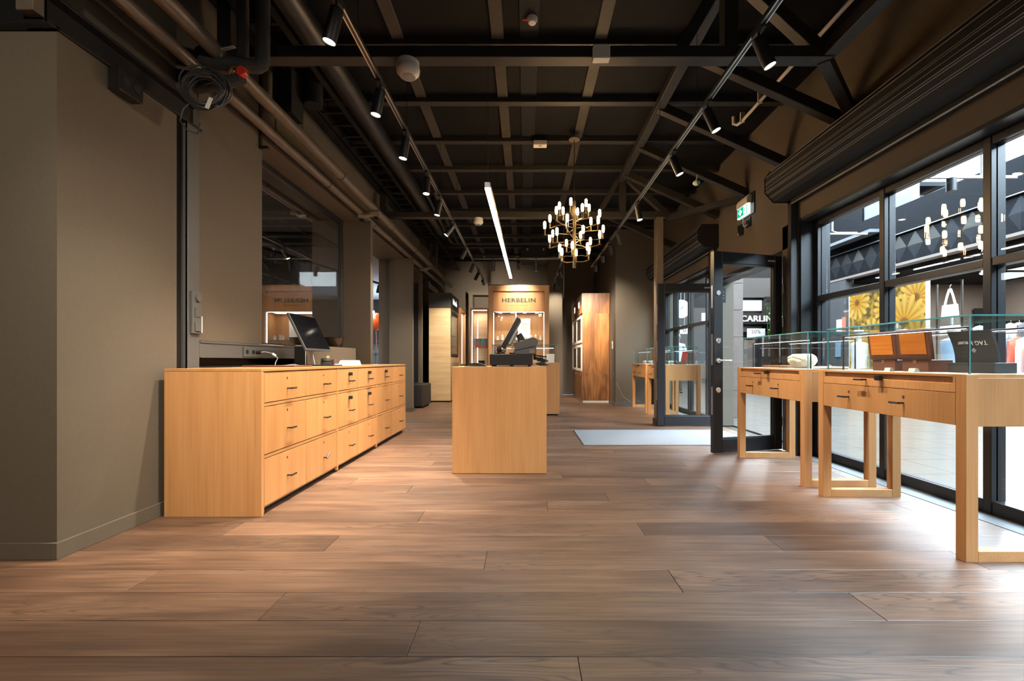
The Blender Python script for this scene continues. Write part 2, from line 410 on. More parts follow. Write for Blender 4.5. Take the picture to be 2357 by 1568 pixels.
bx('wall_panel', 'wall', wl, -2.9, XL, 4.07, 13.3, 2.99, 3.9)
bx('wall_panel', 'wall', wl, -2.9, -2.68, 4.07, 6.48, 0, 1.14)
bx('wall_panel', 'wall', wl, -2.68, -2.316, 4.72, 6.2, 0, 1.165)      # low wall under the window
bx('wall_fin', 'wall', wl, -2.66, -2.21, 6.48, 6.58, 0, 2.99)
bx('wall_fin', 'wall', wl, -2.66, -2.21, 8.87, 8.98, 0, 2.99)
bx('wall_panel', 'wall', wl, -2.9, -2.66, 8.98, 13.3, 0, 2.99)
bx('wall_panel', 'wall', wl, -2.66, -2.36, 10.35, 10.42, 0, 2.99)
bx('wall_panel', 'black', wl, -2.66, -2.44, 10.30, 10.35, 0, 2.75)
bx('wall_panel', 'wall', wl, -4.1, -4.0, -2.2, 2.4, 0, 3.9)
# grey steel channel along the sill
ch = MB(); ch.box(-2.44, -2.345, 3.282, 4.72, 1.02, 1.028); ch.box(-2.36, -2.352, 3.282, 4.72, 1.028, 1.128); ch.box(-2.66, -2.345, 3.282, 4.72, 1.128, 1.142)
ch.build('steel_channel', 'gsteel', wl, bevel=.001)
# ---- inner window to the next shop
w3 = stem('window_3')
bx('frame', 'black', w3, -2.66, -2.60, 4.07, 6.48, 2.93, 2.99, .003)
bx('frame', 'black', w3, -2.66, -2.60, 6.43, 6.48, 1.165, 2.93, .003)
bx('frame', 'black', w3, -2.66, -2.60, 4.07, 6.43, 1.142, 1.175, .003)
pane('pane', w3, 'X', -2.636, -2.626, 4.07, 6.43, 1.175, 2.93, ('coated', 'gedge'))
# ---- baseboards
for i, (x0, x1, y0, y1) in enumerate(((-2.36, -2.345, 2.275, 3.075), (-4.0, -2.3605, 2.275, 2.2895), (-2.21, -2.195, 8.855, 8.98), (-2.66, -2.2105, 8.855, 8.8695))):
    o = struct(bx('baseboard_left', 'wall_dark' if i > 1 else 'wall', None, x0, x1, y0, y1, 0, .085, .002))
# ---- right (window) wall
wr = stem('wall_right')
def wrp(y0, y1, z0, z1, mat='wall'): return bx('wall_panel', mat, wr, XW, 3.2, y0, y1, z0, z1)
wrp(-2.2, 4.82, 2.49, 3.9); wrp(4.82, 7.1, 2.235, 3.9); wrp(7.1, 10.07, 2.49, 3.9)
wrp(-2.2, -1.6, 0, 2.49); wrp(4.80, 5.10, 0, 2.49); wrp(7.0, 7.12, 0, 2.49); wrp(9.88, 10.07, 0, 2.49)
bx('reveal_lining', 'door', wr, XW+.005, 3.19, 4.765, 4.80, 0, 2.49); bx('reveal_lining', 'door', wr, XW+.005, 3.19, -1.6, 4.765, 2.462, 2.49)
bx('reveal_lining', 'door', wr, XW+.005, 3.19, 7.12, 7.15, 0, 2.49); bx('reveal_lining', 'door', wr, XW+.005, 3.19, 7.15, 9.88, 2.462, 2.49)
bx('shutter_guide', 'black', wr, 2.80, 2.878, 4.80, 4.86, 0, 2.70, .002); bx('shutter_guide', 'black', wr, 2.80, 2.878, 6.90, 6.96, 2.24, 2.72, .002)
bx('wall_panel', 'wall', wr, 1.99, 3.2, 10.07, 13.5, 0, 3.9)
struct(bx('baseboard_right', 'gsteel', None, 1.9755, 2.88, 10.0555, 10.07, 0, .085, .002))
struct(bx('baseboard_right', 'gsteel', None, 1.975, 1.99, 10.0705, 13.25, 0, .085, .002))
# ---- windows to the mall
def mall_window(name, y0, y1, mulls):
    w = stem(name); e = [y0]+mulls+[y1]
    for y in e:
        o = bx('mullion', 'door', w, 3.02, 3.12, y-.028, y+.028, .0, 2.46, .004)
    for a, b in zip(e[:-1], e[1:]):
        for z0, z1 in ((.0, .085), (1.615, 1.672), (2.405, 2.46)):
            bx('rail', 'door', w, 3.025, 3.115, a+.028, b-.028, z0, z1, .004)
        for z0, z1 in ((.085, 1.615), (1.672, 2.405)):
            pane('pane', w, 'X', 3.055, 3.065, a+.028, b-.028, z0, z1, ('glass', 'gedge'))
    return w
mall_window('window_1', -1.58, 4.735, [-.60, .31, 1.20, 2.09, 2.98, 3.86])
mall_window('window_2', 7.178, 9.85, [7.62, 8.46, 9.28])
# ---- back and front walls
wb = stem('wall_back')
bx('wall_panel', 'wall', wb, -2.9, 2.0, 13.3, 13.5, 0, 3.9)
bx('pilaster', 'wall', wb, -1.62, -1.50, 12.9, 13.3, 0, 2.95); bx('door_head', 'wall', wb, -1.50, -.6, 12.9, 13.3, 2.86, 2.95)
bx('wall_panel', 'wall', wb, .62, 1.0, 12.4, 13.3, 0, 3.9)
struct(bx('baseboard_back', 'gsteel', None, -2.6, 1.98, 13.28, 13.3, 0, .085))
struct(bx('wall_front', 'wall', None, -4.1, 3.2, -2.35, -2.2, 0, 3.95))
# ---- double door, both leaves open into the shop
def leaf(name, hinge, ang, flip):
    """leaf in local XZ, hinge edge at x=0, free edge at x=.9"""
    d = stem(name, hinge); d.rotation_euler = (0, 0, ang)
    w, h, t = .90, 2.165, .03
    bx('stile', 'door', d, 0, .105, -t, t, .012, h, .004); bx('stile', 'door', d, w-.105, w, -t, t, .012, h, .004)
    bx('rail', 'door', d, .105, w-.105, -t, t, .012, .16, .004); bx('rail', 'door', d, .105, w-.105, -t, t, h-.12, h, .004)
    pane('pane', d, 'Y', .105, w-.105, -.005, .005, .16, h-.12, ('glass', 'gedge'))
    bd = MB()
    for s in (-1, 1):
        for (x0, x1, z0, z1) in ((.105, w-.105, .16, .172), (.105, w-.105, h-.132, h-.12), (.105, .117, .172, h-.132), (w-.117, w-.105, .172, h-.132)):
            bd.box(x0, x1, s*.005 if s > 0 else -.022, .022 if s > 0 else -.005, z0, z1)
    bd.build('glazing_bead', 'black', d)
    for z in (.32, 1.42, 1.80):
        MB().cyl((.0, t+.006, z-.05), (.0, t+.006, z+.05), .012, 10).build('hinge', 'steel', d, True)
    if flip:
        for z in (1.72, 1.21, .685):
            lk = MB(); lk.cyl((w-.05, -t-.012, z), (w-.05, t+.012, z), .028, 20); lk.build('lock_cylinder', 'chrome', d, True, .003)
        kn = MB(); kn.box(w-.055, w-.045, t+.012, t+.04, 1.20, 1.235); kn.build('thumb_turn', 'chrome', d, bevel=.003)
        for s in (-1, 1):
            hd = MB(); hd.cyl((w-.05, s*t, 1.0), (w-.05, s*(t+.012), 1.0), .026, 20)
            hd.tube([(w-.05, s*t, 1.0), (w-.05, s*(t+.05), 1.0), (w-.065, s*(t+.06), 1.0), (w-.17, s*(t+.06), 1.0)], .0095, 10)
            hd.build('lever_handle', 'chrome', d, True)
        for z0, z1 in ((1.56, 1.80), (.95, 1.28), (.42, .72)):
            bx('lock_plate', 'steel', d, w, w+.004, -.012, .012, z0, z1)
        st = MB().box(w-.165, w-.105, .0055, .0072, 1.62, 1.78); st.build('sticker', 'signb', d)
        text('sticker_print', '^\n---\n--', .03, 'paper', d, face((w-.135, .0075, 1.70), (0, 1, 0)), .0002)
    else:
        for z0, z1 in ((1.55, 1.85), (.98, 1.30), (.40, .72)): bx('lock_plate', 'steel', d, w, w+.004, -.012, .012, z0, z1)
    bx('brand_plate', 'grey', d, .10, .20, t, t+.003, h-.075, h-.055)
    return d
leaf('door_1', (2.855, 5.10, 0), PI+math.radians(16), True)
leaf('door_2', (2.90, 6.90, 0), PI-math.radians(1.5), False)
for z in (2.17,):
    struct(MB().box(2.90, 3.12, 5.10, 7.0, 2.18, 2.24).build('trim_1', 'door', None, bevel=.003))
# ---- roller shutter boxes
def shutter(y0, y1, label):
    t = thing('roller_shutter', label, 'shutter', (0, 0, 0))
    x1, x0, z0, z1 = 2.878, 2.57, 2.70, 3.03
    P = [(x1, z0), (x1, z1), (x0+.06, z1), (x0, z1-.08), (x0, z0+.10), (x0+.09, z0)]
    MB().prism(P, 'Y', y0+.012, y1-.012).build('housing', 'blackm', t, bevel=.003)
    Q = [(x1, z0-.008), (x1, z1+.006), (x0+.055, z1+.006), (x0-.006, z1-.08), (x0-.006, z0+.095), (x0+.085, z0-.008)]
    for a in (y0, y1-.012): MB().prism(Q, 'Y', a, a+.012).build('end_plate', 'blackm', t)
    for k in range(11):   # pressed ribs along the housing
        f = (0, .04, .22, .26, .42, .46, .56, .66, .70, .82, .86)[k]
        segs = [(x0+.06, z1), (x0, z1-.08), (x0, z0+.10), (x0+.09, z0)]
        ln = [(Vector(b)-Vector(a)).length for a, b in zip(segs[:-1], segs[1:])]; s = f*sum(ln); i = 0
        while i < 2 and s > ln[i]: s -= ln[i]; i += 1
        p = Vector(segs[i]).lerp(Vector(segs[i+1]), min(1, s/ln[i]))
        MB().box(p.x-.0022, p.x+.0022, y0+.012, y1-.012, p.y-.0014, p.y+.0014).build('rib', 'grey', t)
    MB().box(2.80, 2.875, y0+.05, y1-.02, 2.665, 2.70).build('slot_cover', 'blackm', t, bevel=.003)
    MB().box(2.80, 2.82, y0+.05, y1-.02, 2.652, 2.665).build('bottom_bar', 'steel', t, bevel=.003)
shutter(-1.9, 4.89, 'long black roller shutter box above the near shop window')
shutter(6.78, 9.68, 'black roller shutter box with angled end plate beyond the open doors')
# ================================================================== DRAWER CABINETS (left)
XF = -1.69            # drawer fronts
XB = -2.31
def handle_mesh(sx):
    return MB().cyl((0,0,0), (sx*.034,0,0), .0055, 8).tube([(sx*.034,-.008,0), (sx*.034,.062,0)], .0065, 8).mesh('handle', 'black', True)
HND = {1: handle_mesh(1), -1: handle_mesh(-1)}
KEY = {s: MB().cyl((0,0,0), (s*.0012,0,0), .0085, 12).mesh('keyhole', 'boxdark') for s in (1, -1)}
LOCK = {s: MB().cyl((0,0,0), (s*.012,0,0), .017, 14).box(min(s*.012, s*.028), max(s*.012, s*.028), -.020, .020, -.015, .015).cyl((s*.028,0,0), (s*.030,0,0), .007, 10).mesh('cam_lock', 'plasticb') for s in (1, -1)}
cols = [2.93, 3.505, 4.09, 4.60, 5.165, 5.765, 6.40]
rows = [(.922, .726), (.697, .390), (.360, .055)]
locks = {(2, 0), (2, 1), (3, 0), (3, 1), (4, 0)}
names = ['oak drawer cabinet nearest the camera with plain keyholes and one crooked handle',
         'middle oak drawer cabinet with four black cam locks',
         'far oak drawer cabinet with a single black lock at its top']
for u in range(3):
    y0, y1 = cols[2*u], cols[2*u+2]
    t = thing('drawer_cabinet', names[u], 'cabinet', (XF, y0, 0), 0, 'oak drawer cabinets along the left wall')
    Lc = y1-y0
    bx('body', 'oak', t, XB-XF, -.022, .001, Lc-.001, .035, .928)
    bx('plinth', 'blackm', t, XB-XF+.02, -.05, .001, Lc-.001, 0, .035)
    for yy in (0, Lc-.012): bx('side_post', 'oak', t, -.022, 0, yy+.001, yy+.011, .015, .928, .001)
    for z in (.7115, .375): bx('divider', 'oakx', t, -.022, -.001, .013, Lc-.013, z-.009, z+.009)
    for c in range(2):
        ya, yb = cols[2*u+c]-y0, cols[2*u+c+1]-y0
        for r, (z1, z0) in enumerate(rows):
            d = bx('drawer', 'oak', t, -.021, -.0015, ya+(.016 if c == 0 else .003), yb-(.016 if c == 1 else .003), z0, z1, .0012)
            yc = (ya+yb)/2+.01; zc = (z0+z1)/2
            h = link('handle', HND[1], d, loc=(-.0015, yc, zc-.02))
            if u == 0 and c == 1 and r == 2: h.rotation_euler = (math.radians(38), 0, 0)
            if (2*u+c, r) in locks: link('cam_lock', LOCK[1], d, loc=(-.0015, yc, z1-.05))
            else: link('keyhole', KEY[1], d, loc=(-.0012, yc, z1-.045))
ep = bx('cabinet_end_panel', 'oak', None, XB, XF+.003, 2.905, 2.929, 0, .9275, .0015)
tag(ep, 'tall plain oak end panel closing the drawer cabinets toward the camera', 'panel')
wt = bx('worktop', 'oakx', None, XB, XF+.003, 2.905, 6.405, .929, .948, .0015)
tag(wt, 'long continuous oak worktop over the drawer cabinets', 'worktop')
ZT = .948
# ---- things on the worktop
t = thing('computer_monitor', 'tilted black flat monitor seen from behind on the oak worktop', 'monitor', (-1.93, 4.30, ZT))
MB().box(-.16, .16, -.10, .10, 0, .012).build('base', 'plasticb', t, bevel=.006, segs=2)
MB().bar((-.05, -.05, .01), (-.11, -.05, .29), .03, .018, (0,1,0)).build('stand', 'steel', t, bevel=.003)
sc = MB().box(-.011, .011, -.255, .255, -.185, .185).build('display', 'plastic', t, bevel=.005, segs=2)
sc.location = (-.085, -.05, .305); sc.rotation_euler = (0, math.radians(-26), 0)
MB().box(.0112, .0125, -.245, .245, -.165, .177).build('screen', 'screen', sc)
MB().box(-.035, -.0112, -.12, .12, -.09, .09).build('back_cover', 'plastic', sc, bevel=.006)
tag(MB().box(-.21, .21, -.15, .15, 0, .012).build('desk_mat', 'boxdark', None, bevel=.004, loc=(-2.02, 3.72, ZT)), 'dark brown leather desk mat near the cable on the worktop', 'desk mat')
t = thing('tape_dispenser', 'black tape dispenser with a yellowish tape roll behind the monitor', 'tape dispenser', (-2.05, 4.72, ZT), .3)
MB().prism([(-.08, 0), (.08, 0), (.08, .03), (.03, .055), (-.03, .05), (-.08, .02)], 'X', -.03, .03).build('body', 'plasticb', t, bevel=.004)
MB().cyl((-.012, -.01, .06), (.012, -.01, .06), .042, 24).build('tape_roll', 'oakl', t, True, .002)
for i, (x, y, h, lab) in enumerate(((-2.08, 4.93, .065, 'small dark ring stand beside the tape dispenser'), (-2.02, 5.02, .065, 'small dark ring stand farthest from the tape dispenser'))):
    tag(MB().lathe([(.0, 0), (.022, 0), (.024, .03), (.016, h), (.002, h+.004)], n=16).build('ring_stand', 'mauve', None, True, loc=(x, y, ZT)), lab, 'stand')
t = thing('open_booklet', 'open white paper booklet lying at the front of the worktop', 'booklet', (-1.81, 4.55, ZT), .15)
a = MB(); b = MB()
for i in range(9):
    u0, u1 = i/9, (i+1)/9
    za, zb = .004+.022*math.sin(u0*PI)**.7*.6, .004+.022*math.sin(u1*PI)**.7*.6
    a.quadbox([(-.11, u0*.2, 0), (.08, u0*.2, 0), (.08, u1*.2, 0), (-.11, u1*.2, 0), (-.11, u0*.2, za), (.08, u0*.2, za), (.08, u1*.2, zb), (-.11, u1*.2, zb)])
    za, zb = .004+.05*math.sin(u0*PI), .004+.05*math.sin(u1*PI)
    b.quadbox([(-.11, .2+u0*.19, 0), (.08, .2+u0*.19, 0), (.08, .2+u1*.19, 0), (-.11, .2+u1*.19, 0), (-.11, .2+u0*.19, za), (.08, .2+u0*.19, za), (.08, .2+u1*.19, zb), (-.11, .2+u1*.19, zb)])
a.build('page', 'paper', t, True); b.build('page', 'paper', t, True)
t = thing('brochure_holder', 'upright holder with beige leaflets behind the monitor', 'holder', (-2.21, 4.47, ZT), .1)
MB().box(-.05, .05, -.03, -.022, 0, .19).box(-.05, .05, .02, .028, 0, .10).box(-.05, .05, -.03, .028, 0, .006).build('holder', 'plasticb', t, bevel=.002)
MB().box(-.044, .044, -.02, .018, .006, .20).build('leaflets', 'linen', t, bevel=.001)
t = thing('card_terminal', 'black hand-held card terminal lying behind the monitor stand', 'terminal', (-2.0, 4.55, ZT), .5)
MB().prism([(-.09, 0), (.09, 0), (.09, .035), (.03, .075), (-.02, .07), (-.09, .03)], 'X', -.04, .04).build('body', 'plasticb', t, bevel=.006, segs=2)
MB().box(-.03, .03, -.05, .0, .055, .062).build('keypad', 'grey', t)
cb = MB().tube([(-2.33, 3.95, 1.07), (-2.27, 3.97, 1.075), (-2.22, 3.99, 1.06), (-2.18, 4.0, 1.02), (-2.19, 3.98, .98), (-2.16, 3.92, .956), (-2.1, 3.9, .954), (-2.02, 3.96, .965), (-2.0, 4.02, .956), (-2.05, 4.12, .954)], .0042, 8)
t = thing('power_cable', 'looping pale power cable plugged into the wall socket above the worktop', 'cable', (0,0,0))
cb.build('cord', 'grey', t, True)
MB().cyl((-2.351, 3.95, 1.07), (-2.30, 3.955, 1.072), .016, 14).build('plug', 'plasticb', t, True, .003)
MB().tube([(-2.22, 3.99, 1.06), (-2.195, 3.995, 1.04)], .010, 8).build('sleeve', 'white', t, True)
# sockets and switches
def socket(name, label, loc, n, axis='X', sgn=1, mat='gsteel', hole='blackm', cat='socket'):
    t = thing(name, label, cat, loc)
    MB().box(0, .012*sgn, 0, .085*n, -.042, .042).build('plate', mat, t, bevel=.002)
    for i in range(n): MB().cyl((.012*sgn, .0425+.085*i, 0), (.0135*sgn, .0425+.085*i, 0), .019, 18).build('socket_face', hole, t, True)
    return t
socket('wall_socket', 'grey row of three sockets on the steel channel above the worktop', (-2.351, 3.78, 1.072), 3)
t = thing('switch_panel', 'tall grey panel with a round dimmer and two rocker switches on the steel column', 'switch', (-2.351, 3.185, 1.34))
MB().box(0, .02, 0, .088, -.15, .15).build('plate', 'gsteel', t, bevel=.002)
MB().cyl((.02, .044, .10), (.038, .044, .10), .024, 24).build('dimmer_knob', 'gsteel', t, True, .002)
for z in (.0, -.10):
    o = MB().box(0, .008, -.026, .026, -.032, .032).build('rocker', 'gsteel', t, bevel=.0015); o.location = (.021, .044, z); o.rotation_euler = (0, .1 if z > -.05 else -.02, 0)
tag(MB().box(-2.357, -2.351, 3.292, 3.31, 1.20, 1.32).build('door_contact', 'white', None, bevel=.001), 'small white contact strip beside the switch panel', 'sensor')
tag(MB().box(-2.56, -2.35, 4.1, 4.42, 1.1425, 1.146).build('leaflet_sheet', 'paper', None, loc=(0,0,0)), 'white paper sheet lying on the window sill', 'paper')
bo = MB().lathe([(.0, .0), (.055, 0), (.06, .008), (.10, .055), (.13, .115), (.137, .118), (.132, .122), (.10, .06), (.055, .016), (0, .014)], n=28)
bo = bo.build('glass_bowl', 'amber', None, True, loc=(-2.42, 5.72, 1.166)); tag(bo, 'dark glossy bowl standing on the low wall beside the window', 'bowl')
# ================================================================== CENTRE COUNTER
t = thing('cash_counter', 'oak cash counter block standing free in the middle of the shop', 'counter', (-.648, 4.01, 0))
bx('front_panel', 'oak', t, 0, .832, 0, .022, .004, .944, .0012)
for x in (0, .81): bx('side_panel', 'oak', t, x, x+.022, .0225, .74, .004, .944, .0012)
bx('counter_top', 'oakx', t, .0225, .8095, .0225, .74, .922, .944); bx('back_panel', 'oak', t, .0225, .8095, .70, .72, .05, .92)
ZC = .944
t = thing('cash_box', 'wide black cash drawer on small feet on the centre counter', 'cash drawer', (-.135, 4.42, ZC))
MB().box(-.20, .20, -.20, .20, .012, .115).build('housing', 'plasticb', t, bevel=.004)
MB().box(-.188, .188, .20, .206, .022, .105).build('drawer_front', 'blackm', t, bevel=.002)
for x in (-.17, 0, .17):
    for y in (-.17, .17): MB().cyl((x, y, 0), (x, y, .012), .014, 12).build('foot', 'blackm', t, True)
t = thing('receipt_printer', 'dark grey receipt printer with sloping lid on the cash drawer', 'printer', (.0, 4.36, ZC+.116))
MB().prism([(-.105, 0), (.10, 0), (.10, .075), (-.105, .03)], 'Y', -.07, .07).build('body', 'plastic', t, bevel=.003)
lid = [(-.105, .033), (.10, .078)]+[(.065+.052*math.cos(a), .115+.045*math.sin(a)) for a in (-.4, 0, .4, .8, 1.2, 1.6)]+[(-.105, .105)]
MB().prism(lid, 'Y', -.068, .068).build('lid', 'plastic', t, bevel=.003)
bx('label_plate', 'stone', t, .035, .088, -.0712, -.0702, .012, .045); MB().box(-.06, -.02, -.0685, .0685, .121, .128).build('release_button', 'grey', t, bevel=.002)
text('label_print', 'LOGIX', .014, 'signb', t, face((.061, -.0714, .029), (0,-1,0)), .0003)
t = thing('till_screen', 'tilted touch screen till on an angled arm above the cash drawer', 'till', (-.10, 4.525, ZC+.116))
sc = MB().box(-.022, .022, -.15, .15, -.165, .165).build('display', 'plasticb', t, bevel=.005, segs=2); sc.location = (-.045, 0, .205); sc.rotation_euler = (0, math.radians(29), 0)
MB().box(-.0245, -.0221, -.145, .145, -.16, .16).build('screen', 'white', sc)
MB().box(.0222, .05, -.12, .12, -.105, .06).build('rear_module', 'grey', sc, bevel=.006)
MB().box(.0505, .054, -.10, .10, -.08, .04).build('vent_panel', 'steel', sc, bevel=.002)
MB().bar((.03, 0, .20), (.11, 0, .06), .06, .03, (0,1,0)).build('arm', 'plasticb', t, bevel=.003); MB().bar((.035, 0, .185), (.085, 0, .0), .05, .02, (0,1,0)).build('arm', 'plasticb', t, bevel=.003)
MB().box(-.06, .15, -.09, .09, 0, .014).build('base', 'plasticb', t, bevel=.004)
t = thing('barcode_scanner', 'black handheld scanner on its stand left of the printer', 'scanner', (-.255, 4.33, ZC+.116))
MB().lathe([(0, 0), (.03, 0), (.03, .008), (.012, .016), (.011, .03)], n=18).build('foot', 'plasticb', t, True)
MB().sphere((0, 0, .05), .034, 14, 10, (.75, 1, 1.1)).build('head', 'plasticb', t, True); MB().cyl((.015, 0, .035), (.06, 0, .012), .014, 12).build('grip', 'plasticb', t, True)
for lab, pts, nm in (('tangle of black cables under the till screen', [(-.13, 4.38, 1.17), (-.10, 4.37, 1.15), (-.135, 4.36, 1.12), (-.09, 4.36, 1.10), (-.12, 4.35, 1.085), (-.085, 4.36, 1.065)], 'till_cable'),):
    tag(MB().tube(pts, .0045, 8).tube([(p[0]+.02, p[1]+.015, p[2]-.004) for p in pts], .004, 8).build(nm, 'plasticb', None, True), lab, 'cable')
cm = MB(); rnd = random.Random(3)
for k in range(9):
    x, y = .145+rnd.uniform(-.02, .045), 4.36+rnd.uniform(-.05, .05); pts = [(.075, 4.36, ZC+.115-.006*k)]
    for i in range(7): pts.append((x+.035*math.sin(i*1.7+k), y+.035*math.cos(i*1.3+k*2), ZC+.006+max(0, .085-.013*i-.005*k)+.012*abs(math.sin(i+k))))
    cm.tube(pts, .0042, 7)
tag(cm.build('cable_bundle', 'plasticb', None, True), 'bundle of black cables spilling beside the cash drawer', 'cable')
t = thing('sunglasses_tray', 'low black curved tray left of the cash drawer on the counter', 'tray', (-.46, 4.20, ZC))
arc = [(.09*math.cos(a), .034*math.sin(a)) for a in [PI*i/10 for i in range(11)]]
MB().prism(arc, 'Y', -.06, .06).build('cover', 'plasticb', t, True); MB().box(-.10, .10, -.07, .07, -.0, .006).build('base', 'plasticb', t, bevel=.002)
tag(MB().prism([(.06*math.cos(PI*i/8), .022*math.sin(PI*i/8)) for i in range(9)], 'Y', -.05, .05).build('stapler', 'plasticb', None, True, loc=(-.45, 4.39, ZC)), 'small black rounded stapler beside the curved tray', 'stapler')
# ================================================================== GLASS CASE HELPERS
def case(t, x0, x1, y0, y1, z0, h, rods=True):
    g = .008
    for y in (y0, y1-g): pane('glass_side', t, 'Y', x0+g, x1-g, y, y+g, z0, z0+h-g, ('glasscase', 'gedge'))
    for x in (x0, x1-g): pane('glass_side', t, 'X', x, x+g, y0, y1, z0, z0+h-g, ('glasscase', 'gedge'))
    pane('glass_top', t, 'Z', x0, x1, y0, y1, z0+h-g, z0+h, ('glasscase', 'gedge'))
    if rods:
        for x in (x0+.07, x1-.07):
            r = MB().tube([(x, y0+.07, z0), (x, y0+.07, z0+h*.80), (x, y1-.07, z0+h*.80), (x, y1-.07, z0)], .0055, 8).build('light_rail', 'black', t, True)
            MB().box(x-.003, x+.003, y0+.09, y1-.09, z0+h*.80-.008, z0+h*.80-.0055).build('led_strip', 'ledcase', r)
def display_table(label, x, y, rz=0):
    t = thing('display_table', label, 'display table', (x, y, 0), rz, 'oak glass-topped display tables by the windows')
    w, l, a, b = .57, 1.135, .062, .055
    for yy in (0, l-b):
        for xx in (0, w-a): bx('leg', 'oak', t, xx, xx+a, yy, yy+b, 0, .93, .0015)
        bx('stretcher', 'oakx', t, a, w-a, yy, yy+b, 0, .055, .0015)
        e = (yy+.003, yy+b-.02) if yy == 0 else (yy+.02, yy+b-.003)
        bx('end_apron', 'oak', t, a+.0005, w-a-.0005, e[0], e[1], .672, .912, .001)
        bx('end_rail', 'oakx', t, a+.0005, w-a-.0005, yy+.006 if yy == 0 else yy, yy+b if yy == 0 else yy+b-.006, .9125, .93)
    bx('back_apron', 'oak', t, w-.022, w-.003, b+.0005, l-b-.0005, .672, .93, .001)
    bx('top_rail', 'oakx', t, .001, .021, b+.0005, l-b-.0005, .917, .93, .001)
    tr = bx('tray', 'oak', t, .0015, .013, b+.002, l-b-.002, .838, .884, .001)
    bx('tray_back', 'oak', t, .0135, .0215, b+.002, l-b-.002, .838, .916)
    for yy in (b+.002, l-b-.016): bx('tray_cheek', 'oak', t, .0015, .013, yy, yy+.014, .8845, .9165)
    d = bx('drawer', 'oak', t, .0015, .022, b+.002, l-b-.002, .672, .8345, .001)
    bx('deck', 'linen', t, .023, w-.023, b+.001, l-b-.001, .9, .9315)
    link('handle', HND[-1], tr, loc=(.0015, l*.585, .878)); link('cam_lock', LOCK[-1], tr, loc=(.0015, l*.475, .893))
    for f in (.33, .72):
        link('handle', HND[-1], d, loc=(.0015, l*f, .755)); link('keyhole', KEY[-1], d, loc=(.0012, l*f, .79))
    case(t, .04, w-.03, .025, l-.04, .9316, .30)
    return t
display_table('nearest glass-topped oak display table holding wooden watch boxes', 2.178, 2.25)
display_table('glass-topped oak display table with a cream bag beside the near door leaf', 2.198, 3.588)
display_table('glass-topped oak display table seen through the far door leaf', 2.278, 7.39)
display_table('farthest glass-topped oak display table beside the steel column', 2.288, 8.665)
ZD = .9325
# contents of the nearest case
def watch_box(label, y, x=2.42):
    t = thing('watch_box', label, 'watch box', (x, y, ZD), 0, 'open wooden watch boxes')
    MB().box(-.045, .10, -.095, .095, 0, .072).build('base', 'boxdark', t, bevel=.003)
    MB().box(-.0475, -.0455, -.012, .012, .05, .072).build('clasp', 'copper', t)
    ld = MB().box(-.012, .012, -.115, .115, 0, .185).build('lid', 'boxdark', t, bevel=.003); ld.location = (-.035, 0, .0725); ld.rotation_euler = (0, math.radians(-7), 0)
    MB().box(-.0155, -.0125, -.092, .092, .034, .172).build('lid_panel', 'watchwood', ld, bevel=.001)
watch_box('open wooden watch box with tall orange lid, nearer the shop door', 3.02)
watch_box('open wooden watch box with tall orange lid, nearer the camera', 2.775)
def sign_stand(label, y, x, w, h, tilt, s):
    t = thing('watch_stand', label, 'watch stand', (x, y, ZD), 0, 'black watch display stands')
    MB().box(-.06, .06, -w*.55, w*.55, 0, .055).build('plinth', 'fascia', t, bevel=.002)
    c = MB(); n = 8
    for i in range(n):
        f0, f1 = i/n, (i+1)/n; o0, o1 = -.05*f0*f0, -.05*f1*f1
        c.quadbox([(o0-.006, -w/2, h*f0), (o0+.006, -w/2, h*f0), (o0+.006, w/2, h*f0), (o0-.006, w/2, h*f0), (o1-.006, -w/2, h*f1), (o1+.006, -w/2, h*f1), (o1+.006, w/2, h*f1), (o1-.006, w/2, h*f1)])
    p = c.build('back_card', 'fascia', t); p.location = (-.02, 0, .055)
    if s: text('lettering', s, .034, 'paper', p, face((-.0275, 0, h*.62), (-1, 0, 0), PI) @ Matrix.Rotation(math.radians(-19), 4, 'X'), .0006)
    text('lettering', '\u25C6', .03, 'grey', p, face((-.0165, 0, h*.40), (-1, 0, 0), PI) @ Matrix.Rotation(math.radians(-13), 4, 'X'), .0006)
sign_stand('curved black watch stand lettered upside down at the near end of the case', 2.50, 2.50, .24, .175, 0, 'TAG Heuer')
sign_stand('small black watch stand half hidden behind the wooden watch boxes', 3.14, 2.60, .17, .10, 0, 'Heuer')
for i, y in enumerate((2.845, 2.665)):
    tag(MB().prism([(-.018, 0), (.018, 0), (.006, .022), (-.010, .022)], 'Y', -.022, .022).build('price_holder', 'white', None, loc=(2.275, y, ZD)), ['white wedge price holder in the case, left one', 'white wedge price holder in the case, right one'][i], 'price holder', 'wedge price holders')
tag(MB().box(-.06, .06, -.075, .075, 0, .035).build('accessory_box', 'boxdark', None, bevel=.004, loc=(2.635, 2.66, ZD)), 'low dark brown box lying between watch box and black stand', 'box')
# contents of the second case
def cloth_bag(label, loc, sx, sy, sz, seed, mat='cloth'):
    bm = bmesh.new(); bmesh.ops.create_icosphere(bm, subdivisions=4, radius=1); r = random.Random(seed)
    ph = [r.uniform(0, 6) for _ in range(6)]
    for v in bm.verts:
        c = v.co.copy(); n = 1+.06*math.sin(5*c.x+ph[0])*math.sin(4*c.y+ph[1])+.05*math.sin(9*c.y+ph[2]+3*c.z)+.04*math.sin(13*c.x+7*c.z+ph[3])
        z = max(-1, min(1, c.z*1.35)); k = 1 if z > 0 else 1+.22*z
        v.co = Vector((c.x*n*sx*k, c.y*n*sy*k, (z+1)*.5*sz))
    me = bpy.data.meshes.new('cloth_bag'); bm.to_mesh(me); bm.free(); me.materials.append(M[mat])
    for p in me.polygons: p.use_smooth = True
    return tag(link('cloth_bag', me, None, loc=loc), label, 'bag')
